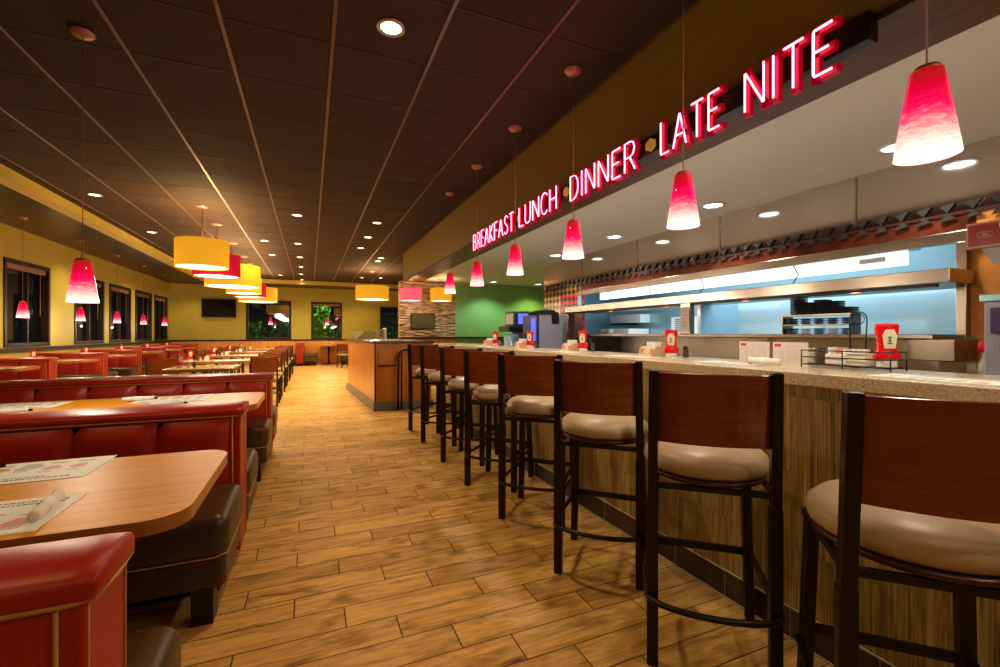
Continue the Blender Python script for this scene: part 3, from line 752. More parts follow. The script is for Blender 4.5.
# ------------------------------------------------------------------ booths
def pillow(mb, x0, x1, z0, z1, yface, sgn, depth=.03, nx=10, nz=10, m=0):
    vs = []; fs = []
    for j in range(nz+1):
        for i in range(nx+1):
            u = 2*i/nx-1; v = 2*j/nz-1
            d = depth*(max(0, 1-abs(u)**5)**.6)*(max(0, 1-abs(v)**5)**.6)
            vs.append((x0+(x1-x0)*i/nx, yface+sgn*d, z0+(z1-z0)*j/nz))
    for j in range(nz):
        for i in range(nx): a = j*(nx+1)+i; fs.append((a, a+1, a+nx+2, a+nx+1))
    mb.add(vs, fs, m, True)
def seat_block(L, y0, y1, z0, z1, r=.07, n=8):
    """cushion long in x (-L..0), rounded top and end corners"""
    return MB().box(-L, .025, min(y0, y1), max(y0, y1), z0, z1)
def make_booth(L, seams, ztop=.85, name='booth_bench', detail=True, T=.12):
    e = empty(name)
    MB().box(-L, 0, -T, T, .09, ztop-.03).build('backrest', M['vinyl_red'], e, bevel=.008)
    # rolled top
    prof = [(T+.018)*math.cos(a) for a in [PI*k/10 for k in range(11)]]
    pr = [((T+.012)*math.cos(PI*k/12), .030*math.sin(PI*k/12)) for k in range(13)]
    prz = [(-(T+.018), -.055)] ; ring = [(y_, ztop-.030+z_) for y_, z_ in pr]+[(-(T+.012), ztop-.050), (-(T+.005), ztop-.057), (T+.005, ztop-.057), (T+.012, ztop-.050)]
    mb = MB(); n = len(ring)
    xsn = [0.015, 0.010, -.02, -L+.02, -L]; scs = [.86, .96, 1, 1, .9]
    vs = []
    for x, sc_ in zip(xsn, scs):
        cz = ztop-.033
        for y_, z_ in ring: vs.append((x, y_*sc_, cz+(z_-cz)*sc_))
    fs = [tuple(range(n)), tuple(range(4*n+n-1, 4*n-1, -1))]
    for i in range(4):
        for k in range(n): fs.append((i*n+k, i*n+(k+1) % n, (i+1)*n+(k+1) % n, (i+1)*n+k))
    mb.add(vs, fs, 0, True); mb.build('top_roll', M['vinyl_red'], e)
    # tan piping under the roll and down the ends
    pp = MB()
    zz = ztop-.057
    pp.tube([(-L, -T-.008, zz), (-.02, -T-.008, zz), (.010, -T+.01, zz), (.014, 0, zz), (.010, T-.01, zz), (-.02, T+.008, zz), (-L, T+.008, zz)], .0045, 6)
    for s in (-1, 1): pp.tube([(-.035, s*(T+.003), zz), (-.035, s*(T+.003), .12)], .004, 6); pp.tube([(.001, s*(T-.012), zz), (.001, s*(T-.012), .10)], .0022, 6)
    pp.build('piping', M['piping'], e)
    for s in (-1, 1):
        xs_ = [-.045]+seams+[-L+.02]
        for a, b in zip(xs_[:-1], xs_[1:]):
            mb = MB(); pillow(mb, b+.003, a-.003, .40, zz-.012, s*T, s, .032); mb.build('back_pad', M['vinyl_red'], e)
    for s in (-1, 1):
        y0, y1 = s*T, s*(T+.50)
        c = MB().box(-L, .018, min(y0, y1), max(y0, y1), .27, .46).build('seat', M['vinyl_brown'], e, bevel=.055, seg=5)
        for f in c.data.polygons: f.use_smooth = True
        bnd = MB().box(-L, .008, min(y0, s*(T+.485)), max(y0, s*(T+.485)), .145, .30).build('seat_base', M['vinyl_brown'], e, bevel=.03, seg=3)
        MB().tube([(-L, s*(T+.492), .285), (-.03, s*(T+.492), .285), (.010, s*(T+.46), .285), (.013, s*(T+.02), .285)], .0035, 6).build('piping', M['piping'], e)
        for xx in (-.02, -L+.12):
            MB().box(xx-.10, xx-.02, min(s*(T+.37), s*(T+.47)), max(s*(T+.37), s*(T+.47)), 0, .15).build('leg', M['black'], e)
        MB().box(-L+.05, -.06, min(s*(T-.02), s*(T+.2)), max(s*(T-.02), s*(T+.2)), 0, .15).build('plinth', M['black'], e)
    return e
BX = -.325
b00 = make_booth(2.3, [-.355-.322*k for k in range(6)]); b0 = b00
BYS = [1.0, 2.79, 4.74]
for i, y in enumerate(BYS):
    e = b0 if i == 0 else copy_tree(b0); e.scale.y = 1
    e.location = ((-.33, -.335, -.335)[i], y, 0)
    if i == 0: e.scale.y = .72
    tag(e, ['long red vinyl booth bench cut by the lower left corner, nearest the viewer', 'long red tufted booth bench with brown seats directly behind the nearest table', 'long red tufted booth bench with six visible pads, third from the viewer'][i], 'booth bench', 'long booth benches along the aisle')
# booth tables
def make_table(W, D, z=.76, m=None, r=.10, th=.038, name='booth_table', ped=True):
    """origin floor, right end at x=0"""
    e = empty(name)
    MB().prism(rrect(-W, 0, -D/2, D/2, r, 8), z-th, z, 0, 1).build('table_top', [m or M['table'], M['table_edge']], e, bevel=.004)
    for xx in ((-W*.25, -W*.75) if W > 1.3 else (-W*.5,)):
        MB().lathe([(.04, .03), (.035, .06), (.035, z-th)], (xx, 0, 0), 16).build('pedestal', M['black'], e)
        MB().bar((xx-.26, 0, .015), (xx+.26, 0, .015), .06, .03).bar((xx, -.26, .015), (xx, .26, .015), .06, .03).lathe([(.07, .03), (.05, .05)], (xx, 0, 0), 16).build('base', M['black'], e)
    return e
bt = make_table(2.1, .74, .755)
TY = [1.73, 3.66]
for i, y in enumerate(TY):
    e = bt if i == 0 else copy_tree(bt)
    e.location = ((-.295, -.325)[i], y, 0)
    tag(e, ['honey wood booth table with rounded corner, nearest the viewer', 'honey wood booth table between the second and third red benches'][i], 'table', 'long booth tables')
t3 = make_table(1.5, .66, .76, M['table_pale'], .08); t3.location = (-.9, 5.75, 0)
tag(t3, 'pale wood table hidden behind the third red booth bench', 'table')

# placemats + cutlery rolls
def make_mat(L=.43, D=.28):
    e = empty('paper_placemat')
    MB().box(-L/2, L/2, -D/2, D/2, 0, .0012).build('sheet', M['paper'], e)
    q = MB(); z0, z1 = .0012, .0017
    x = -L/2+.03
    while x < L/2-.06:
        w_ = random.uniform(.004, .014); h_ = random.uniform(.006, .013)
        q.box(x, x+w_, -D/2+.03, -D/2+.03+h_, z0, z1, 0); x += w_+.004
    x = -L/2+.03
    while x < L/2-.12:
        w_ = random.uniform(.003, .010); q.box(x, x+w_, -D/2+.052, -D/2+.060, z0, z1, 0); x += w_+.004
    cols = [1, 2, 3, 1, 2, 3]
    for k in range(5):
        cx = -L/2+.07+k*.072; cy_ = .04+random.uniform(-.02, .02); rr = random.uniform(.02, .034)
        P = [(cx+rr*math.cos(a)*(1+.3*math.sin(3*a+k)), cy_+rr*1.2*math.sin(a)) for a in [2*PI*j/12 for j in range(12)]]
        q.prism(P, z0, z1, cols[k])
        q.box(cx-.02, cx+.015, cy_-.055, cy_-.047, z0, z1, 3)
        for j in range(3): q.box(cx-.025, cx+.02, .098-j*.008, .101-j*.008, z0, z1, 3)
    q.box(-L/2+.004, L/2-.004, D/2-.008, D/2-.005, z0, z1, 2)
    q.build('print', [M['ink'], M['ink_pink'], M['ink_tan'], M['ink_grey']], e)
    return e
def make_roll():
    e = empty('cutlery_roll')
    MB().lathe([(.0001, -.10), (.017, -.10), (.020, -.09), (.021, 0), (.019, .07), (.024, .085), (.0001, .085)], (0,0,0), 14, sy=.85).build('napkin', M['napkin'], e)
    MB().box(-.009, .009, -.003, .003, .083, .105).build('knife_handle', M['black'], e, bevel=.002)
    MB().lathe([(.0225, -.03), (.0225, .015)], (0,0,0), 14, cap=False, sy=.86).build('paper_band', M['paper'], e)
    for c in e.children:
        c.matrix_parent_inverse = Matrix.Identity(4)
        c.data.transform(Matrix.Rotation(PI/2, 4, 'Y'))
    return e
pm0 = make_mat(); r0 = make_roll(); zt = .7555
MP = [(-.81, 1.53, PI), (-1.40, 1.53, PI), (-.89, 2.00, 0), (-1.50, 2.00, 0), (-.88, 3.80, 0), (-1.70, 3.82, 0)]
ml = ['printed paper placemat on the nearest table, near edge by the aisle', 'printed paper placemat on the nearest table, near edge toward the wall', 'printed paper placemat on the nearest table, far edge by the aisle', 'printed paper placemat on the nearest table, far edge toward the wall', 'paper placemat on second booth table, far edge by the aisle', 'paper placemat on second booth table, far edge toward the wall']
for i, (x, y, rz) in enumerate(MP):
    if i in (1, 3): continue
    e = pm0 if i == 0 else copy_tree(pm0)
    e.location = (x, y, zt); e.rotation_euler.z = rz + math.radians(random.uniform(-3, 3))
    tag(e, ml[i], 'placemat', 'paper placemats on the booth tables')
RL = [(-.635, 1.545, 97), (-1.05, 2.03, 20), (-1.08, 3.80, 5), (-.83, 3.44, 12), (-1.60, 3.47, 20)]
rl = ['white paper napkin cutlery roll on the nearest placemat, nearest table', 'napkin cutlery roll at the picture left edge on far side of nearest table', 'napkin cutlery roll with dark end on far aisle placemat, second table', 'napkin cutlery roll on the near side of the second booth table', 'napkin cutlery roll at near left of the second booth table']
for i, (x, y, a) in enumerate(RL):
    e = r0 if i == 0 else copy_tree(r0)
    e.location = (x, y, zt+.0195); e.rotation_euler.z = math.radians(a)
    e.scale = (.95, .78, .78); e.location.z = zt+.0155
    tag(e, rl[i], 'cutlery roll', 'napkin cutlery rolls')

# window booths
wb = make_booth(1.03, [-.35, -.68], .86)
WBY = [7.15, 9.07, 10.98, 12.9, 14.8, 16.7, 18.6]
for i, y in enumerate(WBY):
    e = wb if i == 0 else copy_tree(wb)
    e.location = (-3.66, y, 0)
    tag(e, 'short red booth bench against the window wall, %s to the viewer' % ORD[i], 'booth bench', 'short booth benches by the window wall')
wt = make_table(1.17, .60, .76, M['table_pale'], .05)
for i in range(6):
    e = wt if i == 0 else copy_tree(wt)
    e.location = (-3.52, (WBY[i]+WBY[i+1])/2, 0)
    tag(e, 'pale booth table by the left windows, %s to the viewer' % ORD[i], 'table', 'booth tables by the window wall')
# far wall booth and table
e = copy_tree(wb); e.location = (-.35, 18.35, 0); e.rotation_euler.z = -PI/2
tag(e, 'red booth bench standing end on below the far windows', 'booth bench')
e = copy_tree(wb); e.location = (1.75, 18.35, 0); e.rotation_euler.z = -PI/2
tag(e, 'red booth bench at the far wall beside the hostess stand', 'booth bench')
e = copy_tree(wt); e.location = (.68, 18.35, 0); e.rotation_euler.z = -PI/2
tag(e, 'small table on a black pedestal below the far green window', 'table')

# ------------------------------------------------------------------ dining chairs & tables
def make_chair():
    e = empty('dining_chair'); s = .19; lw = .028
    for sx in (-1, 1):
        MB().bar((sx*s, -s-.05, 0), (sx*s, -s+.01, .44), lw).bar((sx*s, -s+.01, .43), (sx*s, -s-.04, .845), lw, .024).build('leg', M['bronze'], e, bevel=.003)
        MB().bar((sx*s, s, 0), (sx*s, s-.01, .43), lw).build('leg', M['bronze'], e, bevel=.003)
    curved_panel(.375, .575, .835, .014, .025, lean=.03, y0=-s-.022).build('backrest', M['cherry'], e, bevel=.003)
    MB().box(-.205, .205, -.2, .22, .44, .485).build('seat', M['vinyl_cream'], e, bevel=.02, seg=3)
    MB().bar((-s, -s+.0, .2), (-s, s, .2), .016).bar((s, -s, .2), (s, s, .2), .016).bar((-s, 0, .2), (s, 0, .2), .016).build('stretcher', M['bronze'], e)
    return e
ch = make_chair(); dt = make_table(1.72, .72, .76, M['table_pale'], .05, name='dining_table')
CY = [8.95, 10.95, 12.95, 14.95]
first = True
for i, c in enumerate(CY):
    e = dt if i == 0 else copy_tree(dt)
    e.location = (-.52, c, 0); tag(e, 'pale four seat dining table in the aisle row, %s to the viewer' % ORD[i], 'table', 'dining tables in the middle row')
    for (x, dy, rz, w1, w2) in ((-.69, -.42, 0, 'aisle side', 'near'), (-2.10, -.42, 0, 'inner side', 'near'), (-.69, .38, PI, 'aisle side', 'far'), (-2.10, .38, PI, 'inner side', 'far')):
        if first: o = ch; first = False
        else: o = copy_tree(ch)
        o.location = (x, c+dy+random.uniform(-.02, .02), 0); o.rotation_euler.z = rz+math.radians(random.uniform(-4, 4))
        tag(o, 'cherry back dining chair, %s, %s edge of the %s dining table' % (w1, w2, ORD[i]), 'chair', 'dining chairs round the middle tables')
e = make_table(.80, .80, .76, M['table_pale'], .06, name='dining_table'); e.location = (-.93, 7.2, 0)
tag(e, 'small square pale table without chairs before the first dining chairs', 'table')
o = copy_tree(ch); o.location = (1.15, 16.9, 0); o.rotation_euler.z = math.radians(200); tag(o, 'dark dining chair standing beyond the hostess stand by the far wall', 'chair')

# ------------------------------------------------------------------ condiments
def make_ketchup():
    e = empty('ketchup_bottle')
    body = [(.018, .0), (.030, .002), (.033, .012), (.033, .03), (.030, .04)]
    def sq(prof, mb, m=0, sx=1.12, sy=.72): mb.lathe(prof, (0,0,0), 24, m, sx=sx, sy=sy)
    b = MB(); sq([(.030, .026), (.038, .032), (.040, .045), (.037, .058), (.029, .068), (.028, .12), (.034, .135), (.036, .165), (.032, .172), (.0001, .173)], b); b.build('bottle', M['ketchup'], e)
    c = MB(); sq([(.030, 0), (.031, .003), (.030, .026)], c); c.build('cap', M['white'], e)
    for s in (-1, 1):
        l = MB(); P = [(-.018, .075), (.018, .075), (.024, .125), (.014, .150), (-.014, .150), (-.024, .125)]
        y0 = s*.0255
        l.add([(a, y0, z) for a, z in P]+[(a, y0+s*.0015, z) for a, z in P], [tuple(range(6)), tuple(range(11, 5, -1))]+[(i, (i+1) % 6, 6+(i+1) % 6, 6+i) for i in range(6)])
        lo = l.build('label', M['label_cream'], e)
        q = MB(); q.box(-.008, .008, y0+(0 if s < 0 else 0)+s*.0015-.0008, y0+s*.0015+.0008, .092, .098).box(-.006, .006, y0+s*.0015-.0008, y0+s*.0015+.0008, .115, .122).box(-.004, .004, y0+s*.0015-.0008, y0+s*.0015+.0008, .100, .113)
        q.build('label_print', M['ink'], lo)
    return e
def make_shaker(m, nm):
    e = empty(nm)
    MB().lathe([(.017, 0), (.018, .003), (.0165, .045), (.015, .052)], n=16).build('jar', m, e)
    MB().lathe([(.0155, .052), (.0155, .064), (.010, .071), (.0001, .072)], n=16).build('lid', M['black'] if m is M['pepper'] else M['steel'], e)
    return e
def make_caddy():
    e = empty('sugar_caddy')
    MB().box(-.03, .03, -.045, .045, 0, .045).build('holder', M['white'], e, bevel=.004)
    for k, mm in enumerate([M['paper'], M['ink_pink'], M['cover'], M['paper']]):
        MB().box(-.026, .026, -.038+.02*k, -.026+.02*k, .02, .068+.006*(k % 2)).build('sugar_packet', mm, e)
    return e
def make_rack():
    """along y .34 long"""
    e = empty('wire_rack'); r = .0028; w_ = .055; L = .17
    b = MB()
    for z in (.012, .045, .075): b.tube([(-w_, -L, z), (w_, -L, z), (w_, L, z), (-w_, L, z)], r, 6, closed=True)
    for x in (-w_, w_):
        for y in (-L, 0, L): b.tube([(x, y, 0), (x, y, .078)], r, 6)
    for k in range(5): b.tube([(-w_, -L+.068*k+.03, .012), (w_, -L+.068*k+.03, .012)], r*.8, 6)
    b.build('basket', M['black'], e)
    h_ = MB(); h_.tube([(w_, -.028, .075), (w_, -.034, .21)]+[(w_, -.034*math.cos(a), .21+.034*math.sin(a)) for a in [PI*k/8 for k in range(9)]]+[(w_, .028, .075)], r, 6)
    h_.tube([(w_, .024*math.cos(a), .212+.024*math.sin(a)) for a in [2*PI*k/16 for k in range(16)]], r*.7, 6, closed=True)
    h_.build('handle', M['black'], e)
    return e
def make_creamer():
    e = empty('creamer_box')
    MB().box(-.035, .035, -.05, .05, 0, .052).build('box', M['napkin'], e, bevel=.004)
    for k in range(3): MB().lathe([(.012, 0), (.015, .016)], (0, -.03+.03*k, .052), 12).build('creamer_cup', M['white'], e)
    return e
def make_menubox():
    e = empty('menu_caddy')
    MB().add([(-.05, -.07, 0), (.05, -.07, 0), (.05, .07, 0), (-.05, .07, 0), (-.02, -.07, .065), (.05, -.07, .065), (.05, .07, .065), (-.02, .07, .065)], [(3,2,1,0), (4,5,6,7), (0,1,5,4), (1,2,6,5), (2,3,7,6), (3,0,4,7)]).build('card_box', mat('tan_card', (.62, .47, .32), .5), e)
    b = MB()
    for y in (-.055, .045): b.box(-.0502, -.022, y-.01, y+.01, .012, .05, rot=Matrix.Rotation(0, 3, 'Y'))
    b.build('red_emblem', M['ink_pink'], e)
    b = MB()
    for k in range(4): b.box(-.01, .04, -.055+.025*k, -.048+.025*k, .065, .095)
    b.build('packets', M['paper'], e)
    return e
k0 = make_ketchup(); s0 = make_shaker(M['clear'], 'salt_shaker'); pp0 = make_shaker(M['pepper'], 'pepper_shaker'); c0 = make_caddy(); rk0 = make_rack(); cr0 = make_creamer(); mb0 = make_menubox()
used = set()
def place(proto, x, y, z, rz, label, cat, grp):
    if proto.name in used: e = copy_tree(proto)
    else: e = proto; used.add(proto.name)
    e.location = (x, y, z); e.rotation_euler.z = rz; tag(e, label, cat, grp); return e
ZT = 1.07
RYS = [1.165, 2.27, 3.27, 4.25, 5.2]
for i, y in enumerate(RYS):
    d = ORD[i]
    if i == 0:
        place(rk0, 2.12, y, ZT, 0, 'black wire condiment rack with looped handle on the bar counter', 'condiment rack', None)
        place(k0, 2.12, y-.13, ZT+.016, PI/2+.85, 'red ketchup bottle standing upside down in the black wire rack', 'ketchup bottle', 'ketchup bottles on the counter')
        place(s0, 2.10, y+.145, ZT+.016, 0, 'glass salt shaker at the left end of the black wire rack', 'salt shaker', 'salt shakers on the counter')
        place(pp0, 2.10, y+.105, ZT+.016, 0, 'dark pepper shaker beside the salt in the black wire rack', 'pepper shaker', 'pepper shakers on the counter')
        place(c0, 2.12, y+.04, ZT+.016, 0, 'white sugar packet caddy in the middle of the wire rack', 'sugar caddy', None)
        place(cr0, 2.11, y-.045+.0, ZT+.016, 0, 'cream coloured creamer box beside the ketchup in the wire rack', 'creamer box', None).scale = (1, .7, 1)
    else:
        place(k0, 2.12, y-.08, ZT, PI/2+.75, 'red ketchup bottle standing upside down on the counter, %s' % d, 'ketchup bottle', 'ketchup bottles on the counter')
        place(mb0, 2.08, y+.06, ZT, 0, 'tan card menu caddy with paper packets on the counter, %s' % d, 'menu caddy', 'menu caddies on the counter')
        place(pp0, 2.17, y-.15, ZT, 0, 'dark pepper shaker beside the %s ketchup bottle on the counter' % d, 'pepper shaker', 'pepper shakers on the counter')
        place(s0, 2.19, y-.02, ZT, 0, 'glass salt shaker behind the %s ketchup bottle on the counter' % d, 'salt shaker', 'salt shakers on the counter')
# place mats / menus on counter
for i, (x, y) in enumerate([(1.90, .78), (1.97, 1.62), (1.93, 2.35), (1.93, 3.1), (1.93, 5.0)]):
    e = copy_tree(pm0); e.location = (x, y, ZT+.0005); e.rotation_euler.z = PI/2+math.radians(random.uniform(-4, 4)); e.scale = (.8, .7, 1)
    tag(e, 'paper placemat lying on the bar counter top, %s to the viewer' % ORD[i], 'placemat', 'paper placemats on the bar counter')
e = copy_tree(r0); e.location = (1.93, 1.42, ZT+.022); e.rotation_euler.z = 1.4; tag(e, 'folded napkin cutlery roll on the counter left of wire rack', 'cutlery roll')
for i, y in enumerate((1.715, 1.515)):
    e = empty('menu_card', (2.255, y, ZT)); tag(e, ['pinkish folded menu card standing at counter back, left one', 'pinkish folded menu card standing at counter back, right one'][i], 'menu', 'menu cards at the back of the counter')
    MB().box(-.003, .003, -.09, .09, 0, .105).build('card', M['cover'], e)
    q = MB(); xx = -.0045
    q.box(xx, -.003, .045, .08, .082, .096, 0)
    for r_ in range(6):
        for c_ in range(4): q.box(xx, -.003, -.075+c_*.035, -.052+c_*.035+random.uniform(-.008, .004), .012+r_*.011, .016+r_*.011, 1)
    q.box(xx, -.003, -.065, .02, .084, .088, 1); q.build('print', [M['ink_red'], M['ink_grey']], e)

# table condiments
TC = [(CY[i], i) for i in range(4)]
for c, i in TC:
    z = .7605
    place(k0, -1.86, c+.02, z, .5, 'red ketchup bottle on the %s pale dining table' % ORD[i], 'ketchup bottle', 'ketchup bottles on the dining tables')
    place(s0, -1.70, c-.06, z, 0, 'salt shaker on the %s pale dining table' % ORD[i], 'salt shaker', 'salt shakers on the dining tables')
    place(pp0, -1.76, c+.05, z, 0, 'pepper shaker on the %s pale dining table' % ORD[i], 'pepper shaker', 'pepper shakers on the dining tables')
    place(c0, -1.62, c+.02, z, 0, 'white sugar caddy on the %s pale dining table' % ORD[i], 'sugar caddy', 'sugar caddies on the dining tables')
    e = copy_tree(pm0); e.location = (-1.25, c-.2, z); tag(e, 'white placemat on near edge of the %s pale dining table' % ORD[i], 'placemat', 'placemats on the dining tables')
for i in range(6):
    yc = (WBY[i]+WBY[i+1])/2
    place(k0, -4.3, yc, .7605, .5, 'red ketchup bottle on the %s booth table by the left windows' % ORD[i], 'ketchup bottle', 'ketchup bottles on window booth tables')
    place(c0, -4.18, yc-.08, .7605, 0, 'white sugar caddy on the %s booth table by the left windows' % ORD[i], 'sugar caddy', 'sugar caddies on window booth tables')
place(k0, -1.62, 7.26, .7605, .4, 'red ketchup bottle on the small square table nearest the red benches', 'ketchup bottle', None)
place(s0, -1.50, 7.16, .7605, 0, 'salt shaker on the small square table nearest the red benches', 'salt shaker', None)
place(pp0, -1.45, 7.21, .7605, 0, 'pepper shaker on the small square table nearest the red benches', 'pepper shaker', None)
place(k0, .72, 18.9, .7605, .3, 'red ketchup bottle on the small table below the far green window', 'ketchup bottle', None)

# ------------------------------------------------------------------ drinks machines
m1 = empty('drinks_machine', (2.97, 5.55, .92)); tag(m1, 'large lavender sided drinks dispenser with blue lit front on back counter', 'drinks machine')
MB().box(.0, .45, 0, .5, 0, .57).build('cabinet', M['lav'], m1, bevel=.01)
MB().box(-.03, .0, .02, .48, .1, .56).build('front_panel', M['navy'], m1, bevel=.005)
MB().box(-.035, -.03, .06, .20, .2, .52).build('lit_panel', M['blue_lit'], m1)
mb = MB(); P = [(-.05, .55), (-.02, .60), (.08, .655), (.22, .655), (.34, .62), (.40, .57), (.40, .44), (.30, .43), (.30, .57)]
P = [(-.03, .57), (.0, .61), (.10, .64), (.22, .63), (.30, .59), (.31, .44), (.20, .44), (.19, .57)]
mb.add([(x, -.012, z) for x, z in P]+[(x, .30, z) for x, z in P], [tuple(range(8)), tuple(range(15, 7, -1))]+[(i, (i+1) % 8, 8+(i+1) % 8, 8+i) for i in range(8)])
mb.build('lid_hood', M['black'], m1)
m2 = empty('coffee_brewer', (2.95, 6.45, .92)); tag(m2, 'black coffee brewer with blue lit display before the green wall', 'coffee brewer')
MB().box(0, .42, 0, .42, .0, .10).box(.20, .42, 0, .42, .10, .40).box(-.05, .42, 0, .42, .33, .42).build('body', M['black'], m2, bevel=.01)
MB().box(.05, .35, .02, .38, .42, .66).build('hopper', M['navy'], m2, bevel=.012)
MB().box(.12, .30, .012, .02, .45, .62).build('display', M['blue_pic'], m2)
MB().box(.042, .05, .05, .33, .45, .62).build('display_side', M['white'], m2)
u = empty('steel_urn', (2.83, 6.2, .92)); tag(u, 'grey blue steel container between the brewer and drinks dispenser', 'container')
MB().lathe([(.11, 0), (.115, .02), (.115, .27), (.10, .285), (.0001, .29)], n=28).build('body', M['steel_blue'], u)
tk = empty('juice_tower', (2.9, 7.1, .92)); tag(tk, 'short black caddy on the back counter left of the brewer', 'caddy')
MB().box(-.12, .12, -.1, .1, 0, .20).build('tray', M['black'], tk, bevel=.01)
bb = MB()
for k in range(3): bb.tube([(-.08+.08*k, 0, .2), (-.08+.08*k, 0, .24)], .02, 10)
bb.build('bottles', M['black'], tk)
struct('wall_counter_end', MB().box(2.85, 3.84, 7.0, 7.6, 0, .92), M['steel'])
co = empty('cup_dispenser', (3.37, 5.30, 1.22)); tag(co, 'dark tall cup dispenser beside the left end of the pass window', 'dispenser')
MB().box(0, .12, -.03, .14, -.3, .28).build('body', mat('dark_bronze_panel', (.10, .075, .05), .35, metal=.5), co, bevel=.006)
MB().lathe([(.03, -.29), (.045, -.2), (.05, -.18)], (-.06, .05, 0), 16).build('cup', M['white'], co)
# right hand dispenser + header sign
d1 = empty('soft_drink_dispenser', (2.95, 1.05, .92)); tag(d1, 'lavender grey soft drink dispenser with purple label and black nozzles', 'drinks machine')
MB().box(0, .35, -.6, 0, 0, .47).build('cabinet', M['lav'], d1, bevel=.006)
MB().box(-.02, .36, -.61, .01, .45, .485).build('top_edge', M['steel_blue'], d1, bevel=.004)
MB().box(-.03, 0, -.6, -.03, .30, .42).build('label_panel', M['purple'], d1, bevel=.004)
lg = MB(); lg.lathe([(.028, 0), (.028, .002)], (0,0,0), 20); o = lg.build('yellow_logo', M['yellow'], d1); o.rotation_euler = (0, -PI/2, 0); o.location = (-.031, -.105, .36)
for k in range(3):
    n_ = MB().lathe([(.012, 0), (.020, .01), (.022, .05), (.014, .07), (.014, .09)], (0, 0, 0), 12); o = n_.build('nozzle', M['black'], d1); o.location = (-.03, -.085-.09*k, .20)
    MB().box(-.045, -.02, -.10-.09*k, -.07-.09*k, .17, .20).build('lever', M['black'], d1)
MB().box(-.10, 0, -.6, -.02, 0, .03).build('drip_tray', M['steel'], d1)
hs = empty('header_sign', (3.22, 1.215, 1.665)); tag(hs, 'dark red header sign with tan frame and white outline symbol', 'sign')
MB().box(0, .10, -.75, 0, 0, .135).build('frame', M['tan_metal'], hs, bevel=.004)
MB().box(-.004, 0, -.74, -.01, .012, .123).build('panel', M['darkred'], hs)
sy = MB(); z0, z1, y0, y1 = .055, .083, -.105, -.045
for a in ((y0, y1, z0, z0+.004), (y0, y1, z1-.004, z1), (y0, y0+.004, z0, z1), (y1-.004, y1, z0, z1)): sy.box(-.007, -.004, a[0], a[1], a[2], a[3])
sy.box(-.007, -.004, -.085, -.065, .064, .073); sy.build('outline_symbol', M['tan_metal'], hs)
fc = bpy.data.curves.new('lettering', 'FONT'); fc.body = 'MUL'; fc.size = .032; fc.extrude = .001
ft = bpy.data.objects.new('tmp', fc); COL.objects.link(ft); bpy.context.view_layer.update(); fm = bpy.data.meshes.new_from_object(ft.evaluated_get(bpy.context.evaluated_depsgraph_get())); bpy.data.objects.remove(ft); fo = bpy.data.objects.new('lettering', fm); COL.objects.link(fo); fo.parent = hs; fo.location = (-.006, -.125, .095); fo.rotation_euler = (PI/2, 0, -PI/2); fm.materials.clear(); fm.materials.append(M['white'])
ul = MB().box(-.007, -.004, -.2, -.125, .03, .033).build('red_line', M['ketchup'], hs)
P = [(0, 0), (.30, 0), (.30, -.25), (.26, -.19), (.24, -.14), (.20, -.12), (.17, -.075), (.12, -.06), (.10, -.03)]
P = [(0.0, 0), (-.25, 0), (-.25, -.32), (-.17, -.30), (-.15, -.2), (-.10, -.18), (-.085, -.10), (-.04, -.08)]
br = MB(); br.add([(.03, -.05+a, b) for a, b in P]+[(.07, -.05+a, b) for a, b in P], [tuple(range(8)), tuple(range(15, 7, -1))]+[(i, (i+1) % 8, 8+(i+1) % 8, 8+i) for i in range(8)])
br.build('bracket', mat('grey_bracket', (.33, .31, .29), .4), hs)
ro = MB().box(.03, .07, -.29, -.25, -.245, -.1).build('post', M['tan_metal'], hs)
vb = empty('syrup_bottle', (3.6, 1.27, .92)); tag(vb, 'small red and clear bottle beside the right end of pass window', 'bottle')
MB().lathe([(.035, 0), (.035, .12), (.02, .17), (.02, .2)], n=16).build('bottle', M['clear'], vb)
MB().lathe([(.036, .19), (.04, .23), (.02, .26)], n=16).build('cap', M['ketchup'], vb)

# ------------------------------------------------------------------ hostess stand
hsd = empty('hostess_stand', (.94, 7.23, 0)); tag(hsd, 'honey wood hostess stand with dark top and grey base in the aisle', 'hostess stand')
poly = [(0, 0), (.90, 0), (.90, 3.1), (-.17, 3.1)]
MB().prism(poly, .12, 1.06).build('cabinet', M['orange_wood'], hsd)
ko = [(-.03, -.03), (.93, -.03), (.93, 3.1), (-.21, 3.1)]
MB().prism(ko, 0, .13).build('kick_board', M['grey_lam'], hsd, bevel=.006)
to = [(-.035, -.04), (.95, -.04), (.95, 3.15), (-.21, 3.15)]
MB().prism(to, 1.06, 1.10).build('top', mat('dark_top', (.13, .085, .05), .25), hsd, bevel=.005)
MB().box(-.008, .012, -.008, .012, .13, 1.06).build('corner_strip', M['wood_trim'], hsd)
MB().box(.05, .30, -.03, 0, .72, .98).build('drawer', M['orange_wood'], hsd, bevel=.004)
MB().box(.04, .31, -.04, 0, .70, .72).build('drawer_ledge', M['wood_trim'], hsd)
rb = MB(); rb.tube([(.33, -.10, .02), (.34, -.10, .85), (.36, -.10, .93), (.42, -.10, .96), (.90, -.10, .96)], .018, 10).tube([(.385, -.10, .02), (.385, -.10, .93)], .014, 10)
rail = rb.build('grab_rail', M['bronze'], None, loc=(.94, 7.17, 0)); tag(rail, 'dark metal tube rail standing before the honey wood hostess stand', 'rail')
for k, (x, y, lab) in enumerate([(1.08, 7.9, 'white sheet of paper lying on the hostess stand top')]):
    tag(MB().box(0, .35, 0, .25, 0, .006).build('paper_sheet', M['paper'], None, loc=(x, y, 1.1005)), lab, 'paper')
fo_ = empty('menu_holder', (1.22, 9.0, 1.10)); tag(fo_, 'small grey three tier menu holder on the hostess stand', 'menu holder')
